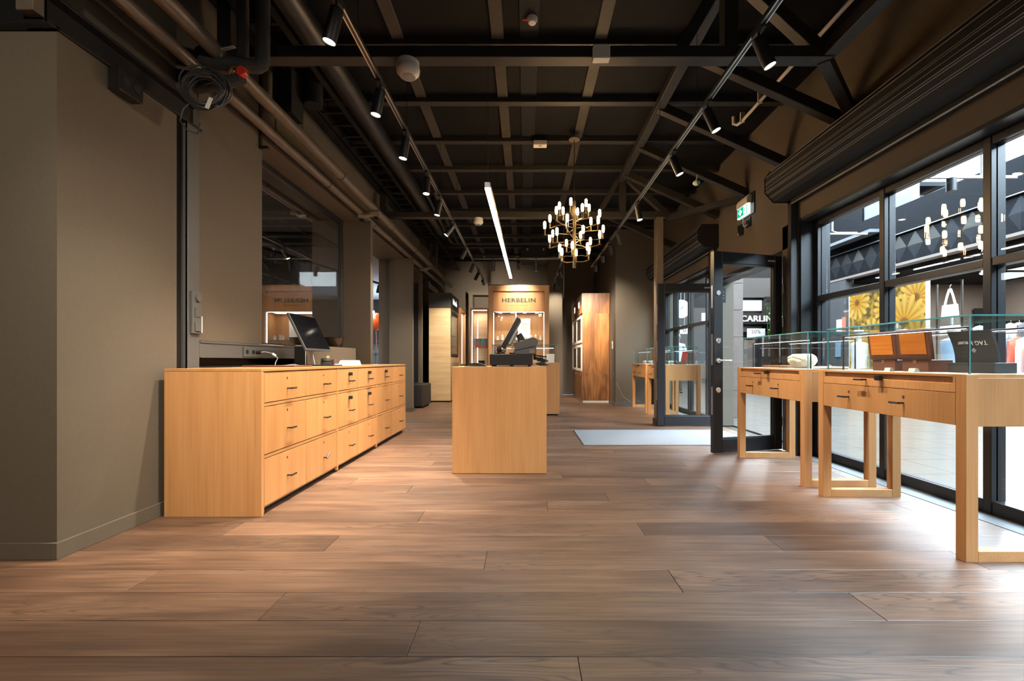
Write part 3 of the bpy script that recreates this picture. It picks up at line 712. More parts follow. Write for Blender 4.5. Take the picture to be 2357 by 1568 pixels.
cloth_bag('cream crumpled drawstring bag in the second glass case', (2.42, 3.98, ZD), .09, .15, .125, 2)
tag(MB().box(-.11, .11, -.16, .16, 0, .022).build('wooden_tray', 'walnut', None, bevel=.003, loc=(2.46, 4.36, ZD)), 'flat reddish wooden tray left of the cream bag', 'tray')
tag(MB().box(-.09, .09, -.10, .10, 0, .018).build('folded_cloth', 'cloth', None, bevel=.006, loc=(2.50, 3.74, ZD)), 'flat folded pale cloth right of the cream bag', 'cloth')
tag(MB().lathe([(0, 0), (.012, 0), (.014, .02), (.008, .03), (0, .032)], n=14).build('red_pin_cushion', 'red', None, True, loc=(2.62, 3.92, ZD+.0)), 'tiny red knob standing behind the cream bag', 'ornament')
# contents of the far cases
r = random.Random(5)
for tx, ty, nm in ((2.278, 7.39, 'case seen through the door glass'), (2.288, 8.665, 'farthest display case')):
    for i in range(4):
        y = ty+.2+.23*i
        t = thing('watch_pillow', f'{ORD[i]} pale watch cushion from the camera in the {nm}', 'watch cushion', (tx+.22, y, ZD), 0, 'watch cushions in the far cases')
        MB().sphere((0, 0, .035), .045, 12, 8, (.8, 1, .75)).build('cushion', 'linen' if i % 2 else 'fascia', t, True)
        MB().cyl((-.037, 0, .04), (-.045, 0, .042), .019, 16).build('watch_face', 'steel', t, True)
t = thing('watch_display_case', 'open dark red watch presentation case behind the door glass', 'watch case', (2.62, 7.72, ZD), .1)
MB().box(-.07, .07, -.09, .09, 0, .05).build('base', 'boxdark', t, bevel=.003)
o = MB().box(-.01, .01, -.09, .09, 0, .17).build('lid', 'redbox', t, bevel=.003); o.location = (.06, 0, .051); o.rotation_euler = (0, .2, 0)
# ================================================================== BACK OF THE SHOP
t = thing('glass_counter', 'oak counter with a lit glass case behind the cash counter', 'counter', (-.62, 8.24, 0))
bx('front_panel', 'oak', t, 0, 1.234, 0, .02, .03, .96, .0015); bx('side_panel', 'oak', t, 0, .02, .0205, .62, .03, .96, .0015); bx('side_panel', 'oak', t, 1.214, 1.234, .0205, .62, .03, .96, .0015)
bx('plinth', 'blackm', t, .02, 1.21, .03, .6, 0, .03); bx('deck', 'linen', t, .0205, 1.2135, .0205, .62, .94, .961)
case(t, .01, 1.20, .01, .60, .9615, .33, rods=False)
r_ = MB().tube([(.06, .08, .9615), (.06, .08, 1.235), (1.15, .08, 1.235), (1.15, .08, .9615)], .006, 8).build('light_rail', 'black', t, True)
MB().box(.08, 1.13, .074, .086, 1.222, 1.229).build('led_strip', 'ledcase', r_)
for i, (x, h, m, lab) in enumerate(((.02, .11, 'slate', 'blue-grey card standing in the glass counter'), (.20, .10, 'oakl', 'framed photo card of watches in the glass counter'), (.46, .16, 'paper', 'white leaflet standing at the right end of the glass counter'), (-.3, .12, 'paper', 'white leaflet standing at the left end of the glass counter'))):
    o = tag(MB().box(-.075, .075, -.004, .004, 0, h).build('display_card', m, None, loc=(x, 8.42, .963)), lab, 'card', 'cards in the glass counter'); o.rotation_euler = (-.15, 0, 0)
for i in range(4):
    t = thing('watch_pillow', f'{ORD[i]} watch cushion from the left in the glass counter', 'watch cushion', (-.40+.22*i, 8.58, .963), 0, 'watch cushions in the glass counter')
    MB().sphere((0, 0, .03), .04, 12, 8, (1, .8, .75)).build('cushion', 'linen', t, True); MB().cyl((0, -.03, .035), (0, -.038, .037), .018, 14).build('watch_face', 'steel', t, True)
# HERBELIN cabinet
HX0, HX1, HY = -.812, .512, 9.9
t = thing('brand_cabinet', 'tall oak display cabinet lettered HERBELIN behind the counters', 'cabinet', (0, HY, 0))
bx('stile', 'oak', t, HX0, HX0+.105, 0, .5, 0, 2.64, .002); bx('stile', 'oak', t, HX1-.105, HX1, 0, .5, 0, 2.64, .002)
bx('fascia', 'oak', t, HX0+.106, HX1-.106, .006, .5, 2.065, 2.475, .002); bx('cornice', 'oak', t, HX0+.106, HX1-.106, 0, .5, 2.51, 2.64, .002)
bx('fascia_groove', 'oak', t, HX0+.106, HX1-.106, .06, .5, 2.4755, 2.5095); bx('top_board', 'fascia', t, HX0-.01, HX1+.03, -.01, .51, 2.641, 2.655)
bx('back_panel', 'oak', t, HX0+.106, HX1-.106, .45, .48, .90, 2.064); bx('lower_door', 'oak', t, HX0+.106, HX1-.106, .002, .03, .06, .90, .002)
bx('bottom_board', 'paper', t, HX0+.106, HX1-.106, .03, .45, .88, .905)
pane('glass_door', t, 'Y', HX0+.11, HX1-.11, .012, .02, .91, 2.06, ('glasscase', 'gedge')); pane('glass_shelf', t, 'Z', HX0+.112, HX1-.112, .05, .44, 1.44, 1.448, ('glasscase', 'gedge'))
for x in (HX0+.108, HX1-.122): bx('led_strip', 'ledcase', t, x, x+.014, .024, .036, .92, 2.05)
bx('led_strip', 'ledcase', t, HX0+.13, HX1-.13, .024, .034, 2.05, 2.062)
for i in range(4): MB().cyl((HX0+.25+i*.27, .2, 2.064), (HX0+.25+i*.27, .2, 2.052), .035, 18).build('downlight', 'lamp', t, True)
bx('door_hinge', 'plasticb', t, HX0+.112, HX0+.17, .0, .011, 2.03, 2.055)
text('lettering', 'HERBELIN', .125, 'letter', t, face((-.15, .005, 2.305), (0,-1,0)), .008, sx=1.25, spacing=1.10, bold=.0035)
text('lettering', 'MAISON FRANCAISE DE MONTRES', .026, 'letter', t, face((-.15, .005, 2.20), (0,-1,0)), .002, sx=1.0)
area('cabinet_light', (-.15, .2, 2.045), (0, 0, 0), .9, .2, 2.0, (1,.93,.82), t)
t = thing('brand_poster', 'white HERBELIN card with a pale watch print inside the tall cabinet', 'poster', (-.04, HY+.40, 1.45))
MB().box(-.145, .145, 0, .008, 0, .50).build('card', 'paper', t)
text('lettering', 'HERBELIN', .042, 'grey', t, face((0, -.001, .385), (0,-1,0)), .0005); MB().lathe([(.032, -.001), (.042, -.001), (.042, .001), (.032, .001)], n=24).build('watch_print', 'white', t).matrix_local = Matrix.Translation((0, -.003, .22)) @ Matrix.Rotation(PI/2, 4, 'X')
text('emblem', 'm', .045, 'grey', t, face((0, -.001, .45), (0,-1,0)), .0005)
r = random.Random(11)
for i in range(11):
    x = -.62+i*.105; h = r.uniform(.05, .11)
    t = thing('watch_on_stand', f'{ORD[i]} little watch from the left on the HERBELIN cabinet shelf', 'watch', (x, HY+.2+r.uniform(-.06, .06), 1.449), 0, 'watches on the HERBELIN shelf')
    MB().box(-.022, .022, -.02, .02, 0, h).build('stand', 'paper', t, bevel=.002); MB().cyl((0, -.021, h), (0, -.03, h+.006), .019, 16).build('watch_face', 'steel', t, True)
# small lit cabinet left of it
t = thing('lit_cabinet', 'lower lit oak cabinet with coloured boxes left of the HERBELIN cabinet', 'cabinet', (-1.235, 10.15, 0))
bx('side_panel', 'oak', t, 0, .03, 0, .45, 0, 2.18, .002); bx('side_panel', 'oak', t, .38, .41, 0, .45, 0, 2.18, .002); bx('top_board', 'oak', t, .031, .379, 0, .45, 2.13, 2.18, .002)
bx('back_panel', 'oakl', t, .031, .379, .42, .44, .9, 2.129); bx('lower_door', 'oak', t, .031, .379, .0, .02, .05, .9, .002); bx('bottom_board', 'paper', t, .031, .379, .02, .42, .88, .902)
pane('glass_shelf', t, 'Z', .032, .378, .05, .41, 1.285, 1.293, ('glasscase', 'gedge'))
bx('led_strip', 'ledcase', t, .033, .045, .01, .022, .91, 2.11); bx('led_strip', 'ledcase', t, .05, .37, .01, .02, 2.115, 2.128); bx('led_strip', 'ledcase', t, .122, .136, .30, .312, .91, 1.98)
area('cabinet_light', (.2, .2, 2.11), (0,0,0), .3, .2, 1.6, (1,.93,.82), t)
for i, (x, m) in enumerate(((-1.145, 'slate'), (-1.063, 'mauve'), (-.981, 'teal'), (-.899, 'slate'))):
    tag(MB().box(-.034, .034, -.05, .05, 0, .15).box(-.036, .036, -.052, .052, .085, .155).build('gift_box', m, None, bevel=.003, loc=(x, 10.32, 1.34)), ['narrow slate box at the left on the lit shelf', 'upright brown gift box on the lit shelf', 'upright teal gift box on the lit shelf', 'blue-grey gift box at the right on the lit shelf'][i], 'box', 'gift boxes in the lit cabinet')
tag(MB().box(-.15, .13, -.07, .07, 0, .046).build('jewellery_box', 'redbox', None, bevel=.003, loc=(-1.0, 10.32, 1.2935)), 'flat red box under the upright gift boxes', 'box')
t = thing('watch_winder', 'black watch box on the floor of the lit cabinet', 'watch box', (-1.0, 10.34, .903)); MB().box(-.07, .07, -.06, .06, 0, .10).build('body', 'plasticb', t, bevel=.004); MB().box(-.06, .06, -.062, -.0605, .02, .085).build('door', 'screen', t)
# tall pale cabinet on the left
t = thing('pale_oak_cabinet', 'tall pale oak cabinet with a dark lettered fascia at the back left', 'cabinet', (-2.33, 10.94, 0))
bx('body', 'oakl', t, 0, .523, 0, 1.3, .03, .945, .002); bx('body', 'oakl', t, 0, .523, 0, .03, .948, 2.26, .002); bx('back', 'oakl', t, 0, .05, .03, 1.3, .948, 2.26); bx('end', 'oakl', t, .05, .523, 1.27, 1.3, .948, 2.26); bx('plinth', 'blackm', t, .02, .5, .02, 1.28, 0, .03)
fa = bx('fascia', 'fascia', t, -.004, .53, -.004, 1.304, 2.262, 2.632, .003)
text('lettering', 'kalevala', .20, 'lit', t, face((.532, .62, 2.45), (1,0,0)), .003)
bx('window_frame', 'fascia', t, .50, .526, .09, .12, 1.15, 2.20); bx('window_frame', 'fascia', t, .50, .526, 1.18, 1.21, 1.15, 2.20); bx('window_frame', 'fascia', t, .50, .526, .12, 1.18, 2.12, 2.20); bx('window_frame', 'fascia', t, .50, .526, .12, 1.18, 1.08, 1.16)
pane('glass_door', t, 'X', .51, .516, .12, 1.18, 1.16, 2.12, ('glasscase', 'gedge'))
for z in (1.35, 1.62): pane('glass_shelf', t, 'Z', .06, .49, .04, 1.26, z, z+.008, ('glasscase', 'gedge'))
area('cabinet_light', (.3, .65, 2.2), (0,0,0), .3, 1.0, 6, (1,.95,.88), t)
for i in range(3):
    tag(MB().sphere((0,0,.05), .055, 12, 8, (.7, 1.2, .9)).build('necklace_bust', 'slate' if i else 'linen', None, True, loc=(-2.0, 11.25+.3*i, 1.63)), f'{ORD[i]} small jewellery bust in the pale oak cabinet', 'bust', 'busts in the pale oak cabinet')
t = thing('narrow_lit_cabinet', 'narrow lit orange cabinet beyond the pale oak cabinet', 'cabinet', (-2.3, 12.27, 0))
bx('side_panel', 'oak', t, 0, .56, 0, .03, 0, 2.42, .002); bx('side_panel', 'oak', t, 0, .56, .92, .95, 0, 2.42, .002); bx('top_board', 'oak', t, 0, .56, .031, .919, 2.36, 2.42); bx('back_panel', 'oakl', t, 0, .03, .031, .919, .9, 2.36); bx('lower_door', 'oak', t, .53, .56, .031, .919, 0, .9)
bx('led_strip', 'ledcase', t, .50, .515, .5, .53, .92, 2.3); bx('bottom_board', 'paper', t, .031, .529, .031, .919, .88, .905); area('cabinet_light', (.3, .47, 2.34), (0,0,0), .3, .7, 4, (1,.96,.9), t)
# wall sign box over the pale cabinet
tag(MB().box(-2.35, -2.26, 10.6, 10.75, 2.68, 2.86).box(-2.35, -2.28, 10.75, 11.9, 2.70, 2.84).build('air_curtain', 'black', None, bevel=.004), 'small black air curtain box on the wall over the pale cabinet', 'air curtain')
# walnut cabinets on the right
def walnut_cab(label, x0, y0, y1, ztop, letters):
    t = thing('walnut_cabinet', label, 'cabinet', (x0, y0, 0)); l = y1-y0
    bx('plinth', 'white', t, .03, .64, .012, l-.01, 0, .055)
    bx('lower_body', 'walnut', t, .018, .655, 0, l, .056, .69, .002); bx('lower_door', 'walnut', t, 0, .017, .01, l-.01, .06, .685, .0015); MB().box(-.02, 0, .15, .30, .645, .655).build('door_handle', 'steel', t)
    bx('upper_side', 'walnut', t, .018, .655, 0, .03, .692, 2.115, .002); bx('upper_side', 'walnut', t, .018, .655, l-.03, l, .692, 2.115, .002); bx('back_panel', 'walnut', t, .60, .655, .031, l-.031, .692, 2.115)
    bx('head_body', 'walnut', t, 0, .655, 0, l, 2.117, ztop, .002)
    for z0, z1 in ((.75, 1.38), (1.43, 2.07)):
        for (ya, yb, za, zb) in ((.03, .10, z0, z1), (l-.10, l-.03, z0, z1), (.10, l-.10, z0, z0+.06), (.10, l-.10, z1-.06, z1)): bx('door_frame', 'white', t, -.012, .016, ya, yb, za, zb, .001)
        pane('glass_door', t, 'X', 0, .006, .10, l-.10, z0+.06, z1-.06, ('glasscase', 'gedge'))
    pane('glass_shelf', t, 'Z', .02, .59, .035, l-.035, 1.40, 1.408, ('glasscase', 'gedge'))
    area('cabinet_light', (.3, l/2, 2.10), (0,0,0), .4, l*.7, 5, (1,.96,.9), t)
    text('lettering', letters, .22, 'lit', t, face((-.003, l/2, 2.36), (-1,0,0)), .003, sx=1.0)
walnut_cab('tall walnut cabinet with white framed glass doors at the back right', 1.325, 10.75, 11.86, 2.592, 'SEIKO US'[6:])
walnut_cab('second walnut cabinet with glowing letters behind the first one', 1.345, 11.90, 13.0, 2.55, 'S9')
t = thing('light_switches', 'white double light switch on the wall beside the walnut cabinet', 'switch', (1.988, 10.35, 1.36))
MB().box(-.012, 0, 0, .085, .0, .085).build('switch_plate', 'white', t, bevel=.002); MB().box(-.012, 0, 0, .085, -.09, -.004).build('switch_plate', 'white', t, bevel=.002); MB().box(-.016, -.012, .02, .065, .02, .065).build('rocker', 'white', t)
tag(MB().tube([(1.97, 10.3, .75), (2.03, 10.03, .45), (2.15, 10.045, .2), (2.3, 10.04, .1), (2.42, 10.03, .06)], .004, 6).build('wall_wire', 'grey', None, True), 'thin pale wire drooping along the grey back wall', 'wire')
tag(MB().box(-.26, .24, -.4, .4, .03, .50).build('pouf', 'leather', None, bevel=.03, segs=4, loc=(-2.38, 9.9, 0)), 'black leather cube pouf on the floor beside the wall fin', 'pouf')
pf = bpy.data.objects['pouf']
for x in (-.2, .18):
    for y in (-.34, .34): MB().cyl((x, y, 0), (x, y, .035), .02, 10).build('foot', 'plasticb', pf, True)
tag(MB().box(.685, 2.80, 5.345, 6.50, 0, .009).build('doormat', 'mat', None, bevel=.003), 'wide grey fibre doormat in front of the open doors', 'doormat')
# ================================================================== CEILING THINGS
def track(name, label, a, b, wires):
    t = thing(name, label, 'light track', (0,0,0), 0, 'black ceiling light tracks')
    a = Vector(a); b = Vector(b); d = (b-a).normalized(); sd = Vector((-d.y, d.x, 0))
    MB().bar(a, b, .034, .030).build('rail', 'black', t, bevel=.002)
    for s in (-.0125, .0125): MB().bar(a+sd*s-Vector((0,0,.0165)), b+sd*s-Vector((0,0,.0165)), .008, .004).build('lip', 'steel', t)
    for f in wires:
        p = a.lerp(b, f); MB().cyl(p, (p.x, p.y, 3.86), .0022, 6).build('suspension_wire', 'black', t)
        MB().cyl(p+Vector((0,0,.015)), p+Vector((0,0,.04)), .008, 8).build('wire_grip', 'steel', t)
ZK = 3.0
track('light_track', 'long black light track hanging over the drawer cabinets', (-1.04, -1.8, ZK), (-1.04, 11.8, ZK), (.05, .25, .34, .425, .54, .64, .75, .84, .95))
track('light_track', 'long black light track hanging along the window side', (1.40, -1.8, ZK), (1.40, 9.7, ZK), (.08, .3, .48, .57, .68, .81, .93))
track('light_track', 'short black light track running across in front of the HERBELIN cabinet', (-1.02, 8.9, ZK), (.73, 8.9, ZK), (.12, .5, .9))
track('light_track', 'short black light track beside the walnut cabinets', (.73, 8.92, ZK), (.73, 12.2, ZK), (.2, .8))
HEAD = MB().lathe([(0, .02), (.030, .02), (.0365, .012), (.0365, -.165), (.0335, -.165), (.0335, -.15), (0, -.15)], n=24).mesh('head', 'black', True)
LENS = MB().cyl((0,0,-.152), (0,0,-.156), .0325, 22).mesh('lens', 'lamp', True)
LENSOFF = MB().cyl((0,0,-.152), (0,0,-.156), .0325, 22).mesh('lens', 'grey', True)
ADAPT = MB().box(-.018, .018, -.055, .055, -.034, -.016).cyl((0, 0, -.034), (0, 0, -.075), .007, 8).mesh('adapter', 'black')
def head(label, x, y, target, energy, size=38, lit=True, col=(1,.86,.68)):
    t = thing('spotlight', label, 'spotlight', (x, y, ZK), 0, 'black cylinder track spotlights')
    link('adapter', ADAPT, t)
    h = link('head', HEAD, t, loc=(0, 0, -.085)); p = Vector((x, y, ZK-.085)); d = (Vector(target)-p).normalized()
    h.rotation_euler = d.to_track_quat('-Z', 'Y').to_euler()
    link('lens', LENS if lit else LENSOFF, h)
    if lit:
        l = bpy.data.lights.new('lamp', 'SPOT'); l.energy = energy; l.spot_size = math.radians(size); l.spot_blend = 1; l.color = col; l.shadow_soft_size = .025
        o = bpy.data.objects.new('lamp', l); C.objects.link(o); o.parent = h; o.location = (0, 0, -.17)
SP = 1.9
left = [(2.5, (-1.75, 2.6, .3), 70, 80), (3.25, (-1.6, 3.2, 0), 110, 74), (3.95, (-1.5, 3.9, 0), 130, 74), (4.8, (-1.15, 4.5, 0), 170, 66), (5.5, (-1.6, 5.4, 0), 120, 70), (6.5, (-2.3, 6.2, 1.2), 90, 76), (7.9, (-2.1, 8.2, 1.0), 90, 76), (9.1, (-2.1, 9.8, .9), 90, 76), (10.0, (-2.0, 10.94, 1.4), 110, 70), (11.0, (-.9, 13.3, 2.3), 75, 100)]
for i, (y, tg, e, sz) in enumerate(left):
    head(f'{ORD[i]} spotlight from the camera on the track over the drawer cabinets', -1.04, y, tg, e*SP, sz)
right = [(2.73, (2.3, 2.62, .75), 80, 54), (3.5, (2.25, 3.3, .8), 80, 54), (4.32, (2.25, 4.15, .8), 100, 54), (5.7, (1.85, 5.3, 0), 50, 50), (6.88, (2.25, 7.9, .8), 90, 60), (7.56, (2.3, 9.0, .8), 80, 60), (8.3, (1.9, 10.4, 1.8), 90, 60), (9.14, (1.7, 10.75, 1.9), 85, 56)]
for i, (y, tg, e, sz) in enumerate(right):
    head(f'{ORD[i]} spotlight from the camera on the window side track', 1.40, y, tg, e*SP, sz)
for i, (x, tg, e, sz, lit) in enumerate(((-.64, (-.6, 9.4, .9), 60, 80, True), (-.14, (-.15, 9.9, 2.32), 60, 62, True), (.20, (.25, 9.2, .96), 60, 80, True))):
    head(['left', 'middle', 'right'][i]+' spotlight on the short cross track', x, 8.9, tg, e*SP, sz, lit)
for i, (y, tg) in enumerate(((9.8, (1.35, 10.9, 1.7)), (10.7, (1.35, 11.3, 1.2)), (11.6, (.9, 13.3, 1.9)))):
    head(f'{ORD[i]} spotlight on the short track beside the walnut cabinets', .73, y, tg, (80 if i < 2 else 35)*SP, 70)
for i, (x, y, tg, e) in enumerate(((-1.04, 1.3, (-2.0, 2.9, .7), 38), (-1.04, .1, (-.4, 4.0, .6), 90), (-1.04, -1.1, (-3.0, 2.29, 1.3), 95), (1.40, 1.5, (-1.7, 3.9, .6), 75), (1.40, .3, (-.1, 4.0, .6), 75), (1.40, -1.0, (2.1, 2.2, .7), 60))):
    head(['nearest', 'second nearest', 'rearmost'][i % 3]+' overhead spotlight above the camera on the '+('drawer cabinet' if x < 0 else 'window')+' side', x, y, tg, e*SP, 74)
# linear pendant
t = thing('linear_pendant', 'long slim white LED pendant over the counters', 'pendant lamp', (0,0,0))
a, b = Vector((-.333, 3.96, 2.5)), Vector((-.270, 8.27, 2.5))
MB().bar(a+Vector((0,0,.03)), b+Vector((0,0,.03)), .05, .05).build('housing', 'steel', t, bevel=.003); MB().bar(a, b, .044, .012).build('diffuser', 'led', t)
for f in (.01, .33, .66, .99): p = a.lerp(b, f); MB().cyl(p+Vector((0,0,.05)), (p.x, p.y, 3.86), .002, 6).build('suspension_wire', 'black', t)
# chandelier
CX, CY = .614, 5.74
t = thing('chandelier', 'smoked brass chandelier with thirty small tube bulbs hanging over the shop floor', 'chandelier', (CX, CY, 2.17))
pr = [(.022*(1 if k % 2 else .86)*math.cos(2*PI*k/16), .022*(1 if k % 2 else .86)*math.sin(2*PI*k/16)) for k in range(16)]
MB().prism(pr, 'Z', 0, .84).build('column', 'brass', t); MB().cyl((0,0,.84), (0,0,1.64), .005, 8).build('stem', 'brass', t, True); MB().lathe([(0, 1.61), (.07, 1.615), (.07, 1.635), (0, 1.64)], n=24).build('canopy', 'pipe', t, True)
for tier, (z, rr, off) in enumerate(((.645, .195, .2), (.53, .32, .72), (.39, .385, .2), (.27, .32, .75), (.11, .20, .3))):
    for k in range(6):
        a = off+2*PI*k/6; c, s_ = math.cos(a), math.sin(a); z0 = z+(.03 if (k+tier) % 2 else -.03)
        am = MB().tube([(.02*c, .02*s_, z0), (rr*.55*c, rr*.55*s_, z0), (rr*c, rr*s_, z)], .0042, 6)
        am.lathe([(0, 0), (.016, 0), (.016, .004), (.010, .005), (.010, .075), (0, .076)], (rr*c, rr*s_, z), 10)
        arm = am.build('arm', 'brass', t, True)
        MB().lathe([(0, 0), (.011, .002), (.0165, .02), (.0175, .05), (.0165, .08), (.010, .095), (0, .10)], (rr*c, rr*s_, z+.076), 10).build('bulb', 'bulb', arm, True)
# pipes along the left wall
def pipe(label, X, Z, r, y0, y1, joints, mat='pipe', end=None):
    t = thing('wall_pipe', label, 'pipe', (0,0,0), 0, 'painted pipes along the left wall')
    pts = [(X, y0, Z), (X, y1, Z)]+([] if not end else end)
    MB().tube(pts, r, 20).build('pipe_run', mat, t, True)
    for y in joints: MB().lathe([(r*1.0, -.012), (r*1.06, -.01), (r*1.06, .01), (r*1.0, .012)], n=20).build('joint', 'beam', t, True).matrix_local = Matrix.Translation((X, y, Z)) @ Matrix.Rotation(PI/2, 4, 'X')
    return t
pipe('thicker painted pipe running below the ceiling along the left wall', -2.10, 3.10, .052, .6, 12.8, (3.25, 5.15, 6.35, 7.15, 8.6, 11.4, 12.3))
pipe('thinner painted pipe running behind the thicker pipe along the left wall', -2.265, 3.02, .042, .6, 12.6, (3.3, 5.2, 6.75, 7.6, 8.9, 11.6))
for y, nm in ((6.25, 'nearer'), (9.9, 'farther')):
    t = thing('pipe_tee', f'painted pipe tee and valve joining the two wall pipes, {nm} one', 'pipe fitting', (0,0,0))
    MB().tube([(-2.265, y, 3.02), (-2.265, y-.05, 2.97), (-2.18, y-.02, 2.98), (-2.10, y+.05, 3.03), (-2.10, y+.08, 3.10)], .036, 14).build('elbow', 'pipe', t, True); MB().cyl((-2.13, y, 3.03), (-2.02, y+.02, 3.04), .03, 14).build('valve_stub', 'pipe', t, True)
for i, (y, x) in enumerate(((4.28, -2.10), (4.12, -2.265), (9.0, -2.10), (9.05, -2.265))):
    tag(MB().cyl((x, y, 3.06), (x, y, 3.86), .004, 6).build('pipe_hanger', 'beam', None), ['near hanger rod of the thicker wall pipe', 'near hanger rod of the thinner wall pipe', 'far hanger rod of the thicker wall pipe', 'far hanger rod of the thinner wall pipe'][i], 'rod', 'pipe hanger rods')
t = thing('insulated_pipe', 'dark insulated pipe bending down to a valve above the steel beam', 'pipe', (0,0,0))
MB().tube([(-1.815, 3.14, 3.60), (-1.815, 3.14, 3.07), (-1.822, 3.14, 3.045), (-1.845, 3.14, 3.03), (-2.15, 3.13, 3.05), (-2.21, 3.13, 3.07), (-2.235, 3.14, 3.12), (-2.20, 3.2, 3.17)], .046, 16).build('elbow_run', 'fabricpipe', t, True)
MB().tube([(-1.99, 3.20, 3.815), (-1.99, 3.20, 3.06)], .038, 14).build('second_run', 'fabricpipe', t, True)
MB().tube([(-1.93, 3.10, 2.925), (-2.05, 3.12, 2.91), (-2.2, 3.16, 2.91), (-2.32, 3.2, 2.92)], [.036, .042, .042, .042], 14).build('lower_run', 'fabricpipe', t, True)
MB().bar((-2.06, 3.07, 3.095), (-1.95, 3.05, 3.105), .024, .010).build('lever', 'grey', t, bevel=.002); MB().cyl((-2.06, 3.08, 3.05), (-2.06, 3.08, 3.10), .013, 10).build('lever_pivot', 'steel', t, True)
MB().tube([(-2.02, 3.10, 2.95), (-1.99, 3.09, 2.985), (-1.95, 3.08, 2.985), (-1.93, 3.08, 2.955)], .016, 10).build('brass_valve', 'copper', t, True)
kn = [(.036*(1 if k % 2 else .8)*math.cos(2*PI*k/12), .036*(1 if k % 2 else .8)*math.sin(2*PI*k/12)) for k in range(12)]
MB().prism(kn, 'Y', -.022, .022).build('red_knob', 'red', t, bevel=.004).location = (-1.90, 3.05, 2.935)
co = MB(); rnd = random.Random(4)
for k in range(10):
    c = (-2.13+rnd.uniform(-.025, .025), 3.02+rnd.uniform(-.02, .02), 2.80+rnd.uniform(-.022, .022)); rr = .118+rnd.uniform(-.02, .02); sq = rnd.uniform(.85, 1.05)
    co.tube([(c[0]+rr*math.cos(a)*1.02, c[1]+rr*math.cos(a)*.2+.012*math.sin(2*a+k), c[2]+rr*sq*math.sin(a)) for a in [2*PI*i/26 for i in range(27)]], .0052, 6, False)
co.tube([(-2.22, 3.02, 2.72), (-2.26, 3.0, 2.66), (-2.28, 3.0, 2.58), (-2.25, 3.02, 2.53), (-2.20, 3.05, 2.52), (-2.19, 3.06, 2.60)], .0052, 6)
t = thing('cable_coil', 'coil of grey cable hanging from the pipes above the steel beam', 'cable', (0,0,0)); co.build('cable', 'plastic', t, True)
MB().box(-.012, .012, -.003, .003, -.045, .03).build('tag', 'paper', t, loc=(-2.08, 2.99, 2.70)).rotation_euler = (0, .4, 0)
t = thing('ceiling_outlet', 'black double power outlet under the steel beam on the left wall', 'socket', (-2.345, 2.56, 2.58))
MB().box(-.01, .06, 0, .16, -.05, .075).build('housing', 'plasticb', t, bevel=.004)
for y in (.042, .118): MB().cyl((.06, y, .015), (.063, y, .015), .026, 18).build('socket_face', 'blackm', t, True)
t = thing('air_duct', 'large round black air duct under the ceiling on the left', 'duct', (0,0,0))
MB().tube([(-1.78, -1.5, 3.712), (-1.78, 9.5, 3.712)], .105, 24).build('duct_run', 'black', t, True)
for k in range(7): MB().lathe([(.105, -.02), (.11, -.018), (.11, .018), (.105, .02)], n=24).build('collar', 'black', t, True).matrix_local = Matrix.Translation((-1.78, 1.6+1.2*k, 3.72)) @ Matrix.Rotation(PI/2, 4, 'X')
t = thing('flexible_duct', 'black flexible duct end hanging below the cable tray', 'duct', (-1.985, 4.25, 3.38))
MB().lathe([(.082, 0), (.086, .02), (.082, .04), (.086, .06), (.08, .08), (.085, .1), (.08, .3), (.078, .48)], n=20).build('sleeve', 'blackm', t, True)
for k in range(4): MB().tube([(.055*math.cos(a), .055*math.sin(a), .02+.01*k+.004*math.sin(3*a)) for a in [2*PI*i/14 for i in range(15)]], .006, 6, False).build('inner_hose', 'black', t, True)
tag(MB().box(-2.24, -2.07, 4.02, 4.24, 3.20, 3.60).build('junction_cabinet', 'blackm', None, bevel=.004), 'black rectangular box hanging under the ceiling beside the wall pipes', 'box')
tag(MB().box(-2.36, -2.345, 4.02, 4.055, 2.90, 3.55).box(-2.36, -2.28, 4.02, 4.06, 2.875, 2.90).build('wall_bracket', 'black', None, bevel=.002), 'black flat steel bracket on the wall edge beneath the pipes', 'bracket')
bx('steel_post', 'black', wl, -2.50, -2.37, 3.285, 3.40, 2.83, 3.9, .003)
t = thing('riser_pipes', 'pair of dark pipes dropping to the wall pipes near the back', 'pipe', (0,0,0))
MB().tube([(-2.10, 9.98, 3.05), (-1.99, 9.98, 3.04), (-1.95, 9.98, 3.08), (-1.95, 9.98, 3.88)], .025, 12).build('riser', 'beam', t, True); MB().cyl((-2.08, 10.0, 3.1), (-2.08, 10.0, 3.88), .03, 12).build('riser', 'beam', t, True)
for i, X in enumerate((-1.62, -1.48)):
    tag(MB().tube([(X, 7.3, 3.72), (X, 9.8, 3.56), (X+.06, 9.9, 3.55), (1.0, 9.9+.1*i, 3.55)], .028, 12).build('sprinkler_pipe', 'beam', None, True), ['left one of two dark pipes bending across the back ceiling', 'right one of two dark pipes bending across the back ceiling'][i], 'pipe')
t = thing('air_conditioner', 'dark box air conditioner under the ceiling before the back wall', 'air conditioner', (.0, 10.2, 3.25)); MB().box(-.1, .48, 0, .5, 0, .34).build('housing', 'blackm', t, bevel=.008); MB().box(-.12, .5, -.01, .0, -.03, .0).build('lip', 'black', t)
for x in (0.02, .38): bx('sticker', 'grey', t, x, x+.04, -.0015, -.0005, .22, .27)
tag(MB().cyl((.75, 8.96, 2.24), (.75, 8.96, 3.86), .008, 8).build('hanging_rod', 'pipe', None, True), 'thin brown rod hanging from the ceiling left of the walnut cabinet', 'rod')
